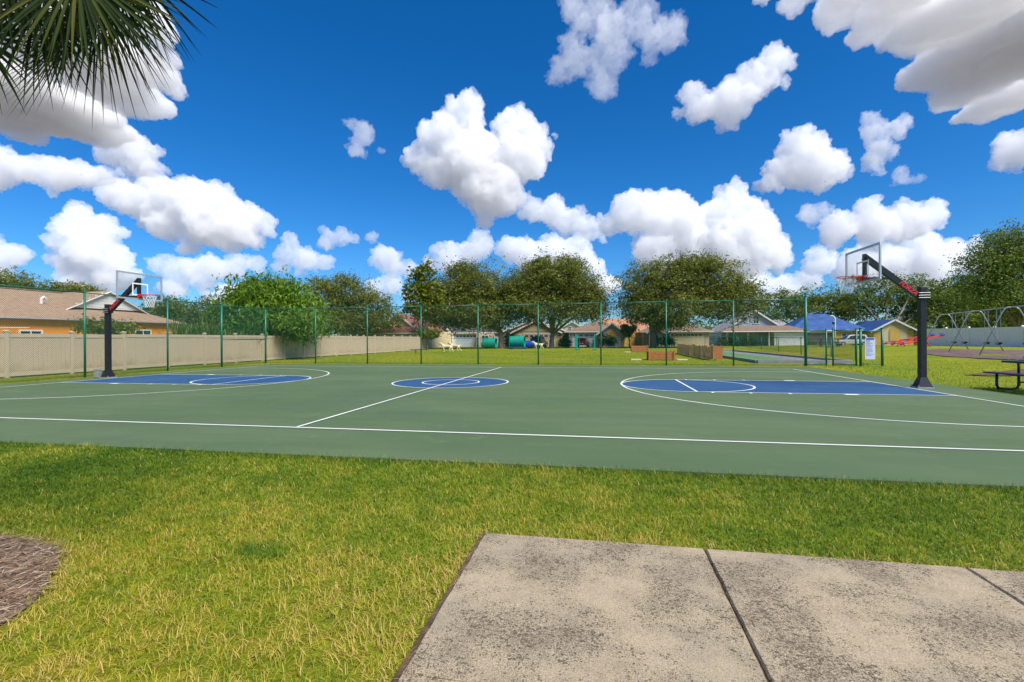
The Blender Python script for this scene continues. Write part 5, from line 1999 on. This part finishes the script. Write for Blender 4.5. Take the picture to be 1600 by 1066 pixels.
x, y = at(915, 57)
jp = thing('agility_jump', 'tall green window jump standing before the red hatchback', 'jump', (x, y, 0))
for s, w in ((-1.1, .32), (1.05, .16)):
    MB().box(s - w / 2, s + w / 2, -.12, .12, -.05, 1.85).build('upright', M['teal'], jp, bevel=.02)
    MB().box(s - .3, s + .3, -.4, .4, -.04, .03).build('foot', M['green_metal'], jp)
MB().box(-.78, -.7, -.05, .05, 0, 1.8).build('upright', M['green_metal'], jp)
MB().tube([(-.94, 0, 1.78), (.97, 0, 1.78)], .03, 8).build('cross_bar', M['green_metal'], jp)

x, y = at(651, 46)
tb = thing('pause_table', 'low green plank table on one leg near the end of the tan fence', 'table', (x, y, 0))
MB().box(-.62, .62, -.3, .3, .36, .42).build('top', M['green_metal'], tb, bevel=.01)
MB().tube([(-.1, 0, -.1), (-.1, 0, .359)], .035, 8).build('leg', M['green_metal'], tb)


def dog(label, u, Y, rz, s=1.0, group='cream dog figures'):
    x, y = at(u, Y)
    t = thing('dog_figure', label, 'dog figure', (x, y, 0), rz, group)
    # skeleton: (position, radius); facing -x, a striding dog
    J = {'hip': ((.45, 0, .62), .15), 'mid': ((.08, 0, .64), .14), 'chest': ((-.32, 0, .68), .19), 'neck': ((-.55, 0, .84), .11), 'head': ((-.70, 0, .97), .115), 'snout': ((-.92, 0, .92), .06),
         'ear1': ((-.64, .09, 1.06), .035), 'ear2': ((-.64, -.09, 1.06), .035), 'tail1': ((.62, 0, .72), .05), 'tail2': ((.82, 0, .86), .028)}
    E = [('hip', 'mid'), ('mid', 'chest'), ('chest', 'neck'), ('neck', 'head'), ('head', 'snout'), ('head', 'ear1'), ('head', 'ear2'), ('hip', 'tail1'), ('tail1', 'tail2')]
    for sd, dx in ((1, -.12), (-1, .12)):
        k = 'l' if sd > 0 else 'r'
        J['sh' + k] = ((-.36, sd * .12, .52), .09)
        J['el' + k] = ((-.34 + dx * .6, sd * .13, .34), .06)
        J['wr' + k] = ((-.40 + dx * 1.2, sd * .13, .16), .045)
        J['pw' + k] = ((-.46 + dx * 1.4, sd * .13, .035), .045)
        J['th' + k] = ((.46, sd * .12, .48), .11)
        J['kn' + k] = ((.36 - dx * .8, sd * .13, .33), .07)
        J['hk' + k] = ((.55 - dx * 1.2, sd * .13, .2), .045)
        J['hp' + k] = ((.48 - dx * 1.3, sd * .13, .035), .045)
        E += [('chest', 'sh' + k), ('sh' + k, 'el' + k), ('el' + k, 'wr' + k), ('wr' + k, 'pw' + k), ('hip', 'th' + k), ('th' + k, 'kn' + k), ('kn' + k, 'hk' + k), ('hk' + k, 'hp' + k)]
    names = list(J)
    me = bpy.data.meshes.new('body')
    me.from_pydata([Vector(J[n_][0]) * s for n_ in names], [(names.index(a), names.index(b)) for a, b in E], [])
    me.materials.append(M['cream'])
    o = linked('body', me, t)
    sk = o.modifiers.new('skin', 'SKIN')
    for i, n_ in enumerate(names):
        r_ = J[n_][1] * s
        me.skin_vertices[0].data[i].radius = (r_, r_)
    me.skin_vertices[0].data[0].use_root = True
    sb = o.modifiers.new('sub', 'SUBSURF')
    sb.levels = sb.render_levels = 1
    MB().tube([(-.5 * s + .12 * s * math.cos(a) * .6, .13 * s * math.sin(a), .80 * s + .05 * s * math.cos(a)) for a in [2 * math.pi * k / 12 for k in range(12)]], .018 * s, 5, closed=True).build('collar', M['rubber'], t)
    return t


dog('nearer cream dog figure of the pair left of the teal tunnels', 698, 49, R_(4), .98)
dog('farther cream dog figure of the pair left of the teal tunnels', 711, 52, R_(-4), .98)
dog('single cream dog figure before the blue barrel', 841, 62, R_(6), .98)


# ------------------------------------------------------------------ cedar boxes, picket screen, stepping slabs
def plank_box(label, x0, x1, y0, y1, hgt, name='cedar_box'):
    t = thing(name, label, 'planter box', ((x0 + x1) / 2, (y0 + y1) / 2, 0), 0, 'cedar boxes in the dog park')
    w, d = (x1 - x0) / 2, (y1 - y0) / 2
    n = 3
    hh = (hgt - .02) / n
    for k in range(n):
        z0, z1 = .02 + hh * k, .02 + hh * (k + 1) - .012
        for s in (-1, 1):
            MB().box(-w, w, s * d - .02, s * d + .02, z0, z1).build('plank', M['cedar'], t, bevel=.005)
            MB().box(s * w - .02, s * w + .02, -d + .021, d - .021, z0, z1).build('plank', M['cedar'], t, bevel=.005)
    for sx in (-1, 1):
        for sy_ in (-1, 1):
            MB().box(sx * (w + .022) - .045, sx * (w + .022) + .045, sy_ * (d + .022) - .045, sy_ * (d + .022) + .045, -.05, hgt + .05).build('corner_post', M['cedar'], t, bevel=.005)
    MB().box(-w + .03, w - .03, -d + .03, d - .03, .0, hgt - .12).build('soil', M['soil'], t)
    return t


plank_box('cedar plank box farther back, by the dog run', 7.8, 9.3, 34.2, 35.4, .62)
plank_box('cedar plank box nearest the far court fence', 7.75, 9.2, 16.3, 17.5, .55)
M['paver'] = mat('pale_paver', (0.55, 0.52, 0.47), 0.9, 0.1, 3)
for x, y, lab in ((6.95, 16.6, 'pale stepping slab left of the near cedar box'), (9.75, 16.7, 'pale stepping slab right of the near cedar box'), (7.35, 33.6, 'pale stepping slab left of the far cedar box')):
    o = MB().box(-.32, .32, -.25, .25, -.04, .05).build('stepping_slab', M['paver'], None, bevel=.015)
    o.location = (x, y, 0)
    tag(o, lab, 'paver', 'stepping slabs by the cedar boxes')

ps = thing('picket_screen', 'short wooden picket screen angled back beside the bocce court', 'fence', (11.6, 16.6, 0))
pk = MB()
pk.prism([(-.1, .03), (.1, .03), (.1, .86), (0, .93), (-.1, .86)], .022)
pkm = pk.mesh('picket', M['picket'])
p0, p1 = Vector((11.95, 36.0, 0)), Vector((11.55, 16.6, 0))
npk = 36
dr = (p1 - p0)
angp = math.atan2(dr.y, dr.x)
prng = random.Random(4)
p0, p1 = Vector((11.5, 30.0, 0)), Vector((11.55, 16.6, 0))
for k in range(npk):
    c = p0.lerp(p1, k / (npk - 1))
    linked('picket', pkm, ps, c - Vector((11.6, 16.6, 0)) + Vector((0, 0, prng.uniform(-.03, .03))), (prng.uniform(-.02, .02), 0, angp + prng.uniform(-.06, .06)), (1.75, 1, prng.uniform(.96, 1.06)))
for z in (.25, .68):
    MB().bar(Vector((.045, 13.4, z)), Vector((.045, 0, z)), .04, .08).build('rail', M['picket'], ps)
for k in range(7):
    MB().box(.07, .16, 13.4 - k * 2.22 - .045, 13.4 - k * 2.22 + .045, -.1, .9).build('post', M['picket'], ps)
MB().box(-.02, .5, -.14, -.1, .05, .88).build('return_board', M['cedar'], ps)

# ------------------------------------------------------------------ bocce court
bc = MB().box(13.2, 17.6, 13.3, 36, -.08, .05).build('bocce_court', M['concrete_pad'])
kind(bc, 'structure')
MB().box(13.6, 15.9, 14.4, 35.5, .052, .066).build('turf_strip', M['turf'], bc)
for a_, b_ in (((13.1, 13.2), (17.7, 13.2)), ((13.1, 13.2), (13.1, 36.1)), ((17.7, 13.2), (17.7, 36.1)), ((13.1, 36.1), (17.7, 36.1))):
    hz = a_[1] == b_[1]
    MB().box(a_[0] - (0 if hz else .09), b_[0] + (0 if hz else .09), a_[1] - (.09 if hz else -.091), b_[1] + (.09 if hz else -.091), -.1, .17).build('kerb_board', M['kerb'], bc, bevel=.01)


# ================================================================== PICNIC TABLES, SWINGS, PLAYGROUND
def picnic(label, x, y, rz, L_=1.83, z=0, m='navy', far=False):
    """long axis along local y"""
    t = thing('picnic_table', label, 'picnic table', (x, y, z), rz, 'picnic tables')
    h_ = L_ / 2
    if far:
        MB().box(-.38, .38, -h_, h_, .71, .76).build('table_top', M[m], t, bevel=.012)
    else:
        tp = MB()
        for k in range(7):
            tp.box(-.38 + k * .1114, -.38 + k * .1114 + .09, -h_ + .03, h_ - .03, .722, .748)
        tp.box(-.40, -.36, -h_, h_, .70, .752)
        tp.box(.40, .44, -h_, h_, .70, .752)
        tp.box(-.36, .40, -h_, -h_ + .04, .70, .751)
        tp.box(-.36, .40, h_ - .04, h_, .70, .751)
        tp.build('table_top', M[m], t, bevel=.006)
    for s in (-1, 1):
        b = MB()
        b.box(s * .70 - .13, s * .70 + .13, -h_, h_, .42, .46)
        b.build('bench', M[m], t, bevel=.012)
    for sy_ in (-1, 1):
        yy = sy_ * (h_ - .28)
        for s in (-1, 1):
            pts = [(s * .70, yy, .42), (s * .70, yy, .12), (s * .66, yy, .045), (s * .56, yy, .03), (s * .34, yy, .03), (s * .25, yy, .05), (s * .21, yy, .13), (s * .21, yy, .70)]
            MB().tube(pts, .03, 8).build('leg', M['black'], t, smooth=True)
        MB().tube([(-.21, yy, .2), (.21, yy, .2)], .022, 6).build('cross_bar', M['black'], t)
        MB().tube([(0, yy, .2), (0, sy_ * .1, .7)], .018, 6).build('brace', M['black'], t)
    return t


picnic('navy mesh picnic table at the right edge beside the court', 15.6, -.80, 0)
x, y = at(1296, 47)
picnic('dark picnic table beyond the entrance gate', x, y, R_(78), 2.0, float(terrain(x, y)), 'navy', True)


def swing_set():
    P = [Vector((*at(u, Y), 0)) for u, Y in ((1581, 25.4), (1524.5, 29.2), (1476, 33.4))]
    d = (P[2] - P[0]).normalized()
    P.insert(0, P[0] - d * 4.3)
    n_ = Vector((d.y, -d.x, 0))       # across the frame
    zt = .44
    t = thing('swing_set', 'grey tubular swing set with trapezoid frames on the mulch', 'swing set', (P[1].x, P[1].y, zt))
    T = Vector((P[1].x, P[1].y, zt))
    Hh = 2.5
    for p in P:
        c = Vector((p.x, p.y, zt))
        pts = [c - n_ * 1.35 - Vector((0, 0, .15))]
        pts += [c - n_ * .36 + Vector((0, 0, Hh - .22)), c - n_ * .28 + Vector((0, 0, Hh - .08)), c - n_ * .16 + Vector((0, 0, Hh)), c + n_ * .16 + Vector((0, 0, Hh)), c + n_ * .28 + Vector((0, 0, Hh - .08)), c + n_ * .36 + Vector((0, 0, Hh - .22))]
        pts += [c + n_ * 1.35 - Vector((0, 0, .15))]
        MB().tube([q - T for q in pts], .03, 10).build('frame', M['steel'], t, smooth=True)
    for a_, b_ in zip(P, P[1:]):
        MB().tube([Vector((a_.x, a_.y, zt + Hh + .0)) - T, Vector((b_.x, b_.y, zt + Hh + .0)) - T], .035, 10).build('top_bar', M['steel'], t, smooth=True)
        for f in (.33, .67):
            c = Vector((a_.x, a_.y, zt)).lerp(Vector((b_.x, b_.y, zt)), f) - T
            seat = MB()
            k1, k2 = c - d * .22, c + d * .22
            pts = [k1 + Vector((0, 0, .62)), c - d * .14 + Vector((0, 0, .53)), c + Vector((0, 0, .5)), c + d * .14 + Vector((0, 0, .53)), k2 + Vector((0, 0, .62))]
            for q, w in zip(pts, pts[1:]):
                seat.bar(q, w, .15, .02)
            so = seat.build('swing_seat', M['rubber'], t)
            for k in (k1, k2):
                MB().tube([k + Vector((0, 0, .62)), k + Vector((0, 0, Hh - .04))], .009, 5).build('chain', M['steel'], so)
    return P, d, n_


SWP, SWD, SWN = swing_set()
# mulch under the swings and a brown path by the picnic table
mb_ = MB()
c0 = (SWP[1] + SWP[2]) / 2 + SWN * .8 - SWD * 1.0
ring_ = []
rng = random.Random(2)
for k in range(40):
    a_ = 2 * math.pi * k / 40
    p = c0 + SWD * (9.5 * math.cos(a_)) + SWN * (3.4 * math.sin(a_) * (1 + .12 * math.sin(3 * a_)))
    ring_.append((p.x + rng.uniform(-.2, .2), p.y + rng.uniform(-.2, .2), float(terrain(p.x, p.y)) + .03))
zc = float(terrain(c0.x, c0.y)) + .03
mb_.add([(c0.x, c0.y, zc)] + ring_, [(0, 1 + k, 1 + (k + 1) % 40) for k in range(40)])
M['playmulch'] = mat('purple_brown_mulch', (0.10, 0.06, 0.055), 0.95, 0.4, 3, (0.2, 0.125, 0.12), 0.8, 12)
kind(mb_.build('playground_mulch', M['playmulch']), 'structure')
mp_ = MB()
pp = [at(1505, 17.2), at(1545, 16.6), at(1600, 16.4), at(1680, 16.5), at(1680, 18.2), at(1600, 18.4), at(1545, 17.9)]
mp_.add([(x, y, float(terrain(x, y)) + .03) for x, y in pp], [tuple(range(len(pp)))])
kind(mp_.build('bare_earth_path', M['soil']), 'structure')

# white fence behind the playground
wf = [at(1446, 51), at(1600, 41.5)]
w0, w1 = Vector((*wf[0], 0)), Vector((*wf[1], 0))
wd_ = (w1 - w0).normalized()
w1 = w1 + wd_ * 7
WT = Vector((w0.x, w0.y, .42))
wfn = thing('privacy_fence', 'pale vinyl privacy fence behind the swing set', 'fence', WT)
ang = math.atan2(wd_.y, wd_.x)
npn = int((w1 - w0).length / 2.35)
wpost = MB().box(-.07, .07, -.07, .07, -.5, 1.86).mesh('post', M['wvinyl'])
wcap = MB()
wcap.add([(-.09, -.09, 1.861), (.09, -.09, 1.861), (.09, .09, 1.861), (-.09, .09, 1.861), (0, 0, 1.95)], [(3, 2, 1, 0), (0, 1, 4), (1, 2, 4), (2, 3, 4), (3, 0, 4)])
wcapm = wcap.mesh('cap', M['wvinyl'])
wrail = MB().box(.071, 2.279, -.035, .035, -.08, .08).mesh('rail', M['wvinyl'])
wboard = MB().box(-.088, .088, -.012, .012, 0, 1.52).mesh('board', M['wvinyl'])
for k in range(npn + 1):
    c = wd_ * (2.35 * k)
    po = linked('post', wpost, wfn, c, (0, 0, ang))
    linked('cap', wcapm, po)
    if k < npn:
        pn = linked('fence_panel', wrail, wfn, c + Vector((0, 0, 1.72)), (0, 0, ang))
        linked('bottom_rail', wrail, pn, (0, 0, -1.62))
        for j in range(12):
            linked('board', wboard, pn, (.071 + .184 * (j + .5), prng.uniform(-.004, .004), -1.56))


def seesaw():
    x, y = at(1441, 43)
    z = .42
    t = thing('seesaw', 'red and blue seesaw set tilted beside the right hoop pole', 'seesaw', (x, y, z), YAW)
    for k, dy in enumerate((0, 1.3, 2.6)):
        bm_ = MB()
        lo, hi = Vector((-2.0 + .25 * k, dy, .25)), Vector((2.0 + .25 * k, dy, 1.1))
        bm_.bar(lo, hi, .1, .1)
        bo = bm_.build('beam', M['red'], t)
        for p_ in (lo, hi):
            q = p_ + (hi - lo).normalized() * (.3 if p_ is lo else -.3)
            MB().tube([q + Vector((0, -.2, .25)), q + Vector((0, 0, .1)), q + Vector((0, .2, .25))], .022, 6).build('handle', M['barrel_blue'], bo)
            MB().bar(p_ + Vector((0, 0, .09)), p_ + (hi - lo).normalized() * (.35 if p_ is lo else -.35) + Vector((0, 0, .09)), .28, .03).build('seat', M['barrel_blue'], bo)
    MB().tube([(.12, -.3, .68), (.5, 3.0, .68)], .06, 8).build('pivot_bar', M['barrel_blue'], t)
    for dy in (-.2, 2.9):
        for s in (-1, 1):
            MB().tube([(.15 + dy * .1, dy, .68), (.15 + dy * .1 + s * .45, dy, -.05)], .045, 8).build('leg', M['red'], t)
    return t


seesaw()
x, y = at(1305, 60)
lp_ = thing('lamp_post', 'white curved lamp post before the blue-roofed house', 'lamp post', (x, y, 0))
zt_ = height(1305, 494, 60)
MB().tube([(0, 0, -.2), (0, 0, zt_ - .5), (-.05, 0, zt_ - .2), (-.22, 0, zt_), (-.6, 0, zt_ + .03)], .07, 10).build('pole', M['trim'], lp_, smooth=True)
MB().tube([(-.2, 0, zt_ - .75), (-.2, 0, zt_ - 1.05)], [.16, .1], 10).build('lamp', M['rubber'], lp_)
MB().tube([(0, 0, zt_ - .7), (-.2, 0, zt_ - .7)], .03, 6).build('bracket', M['trim'], lp_)
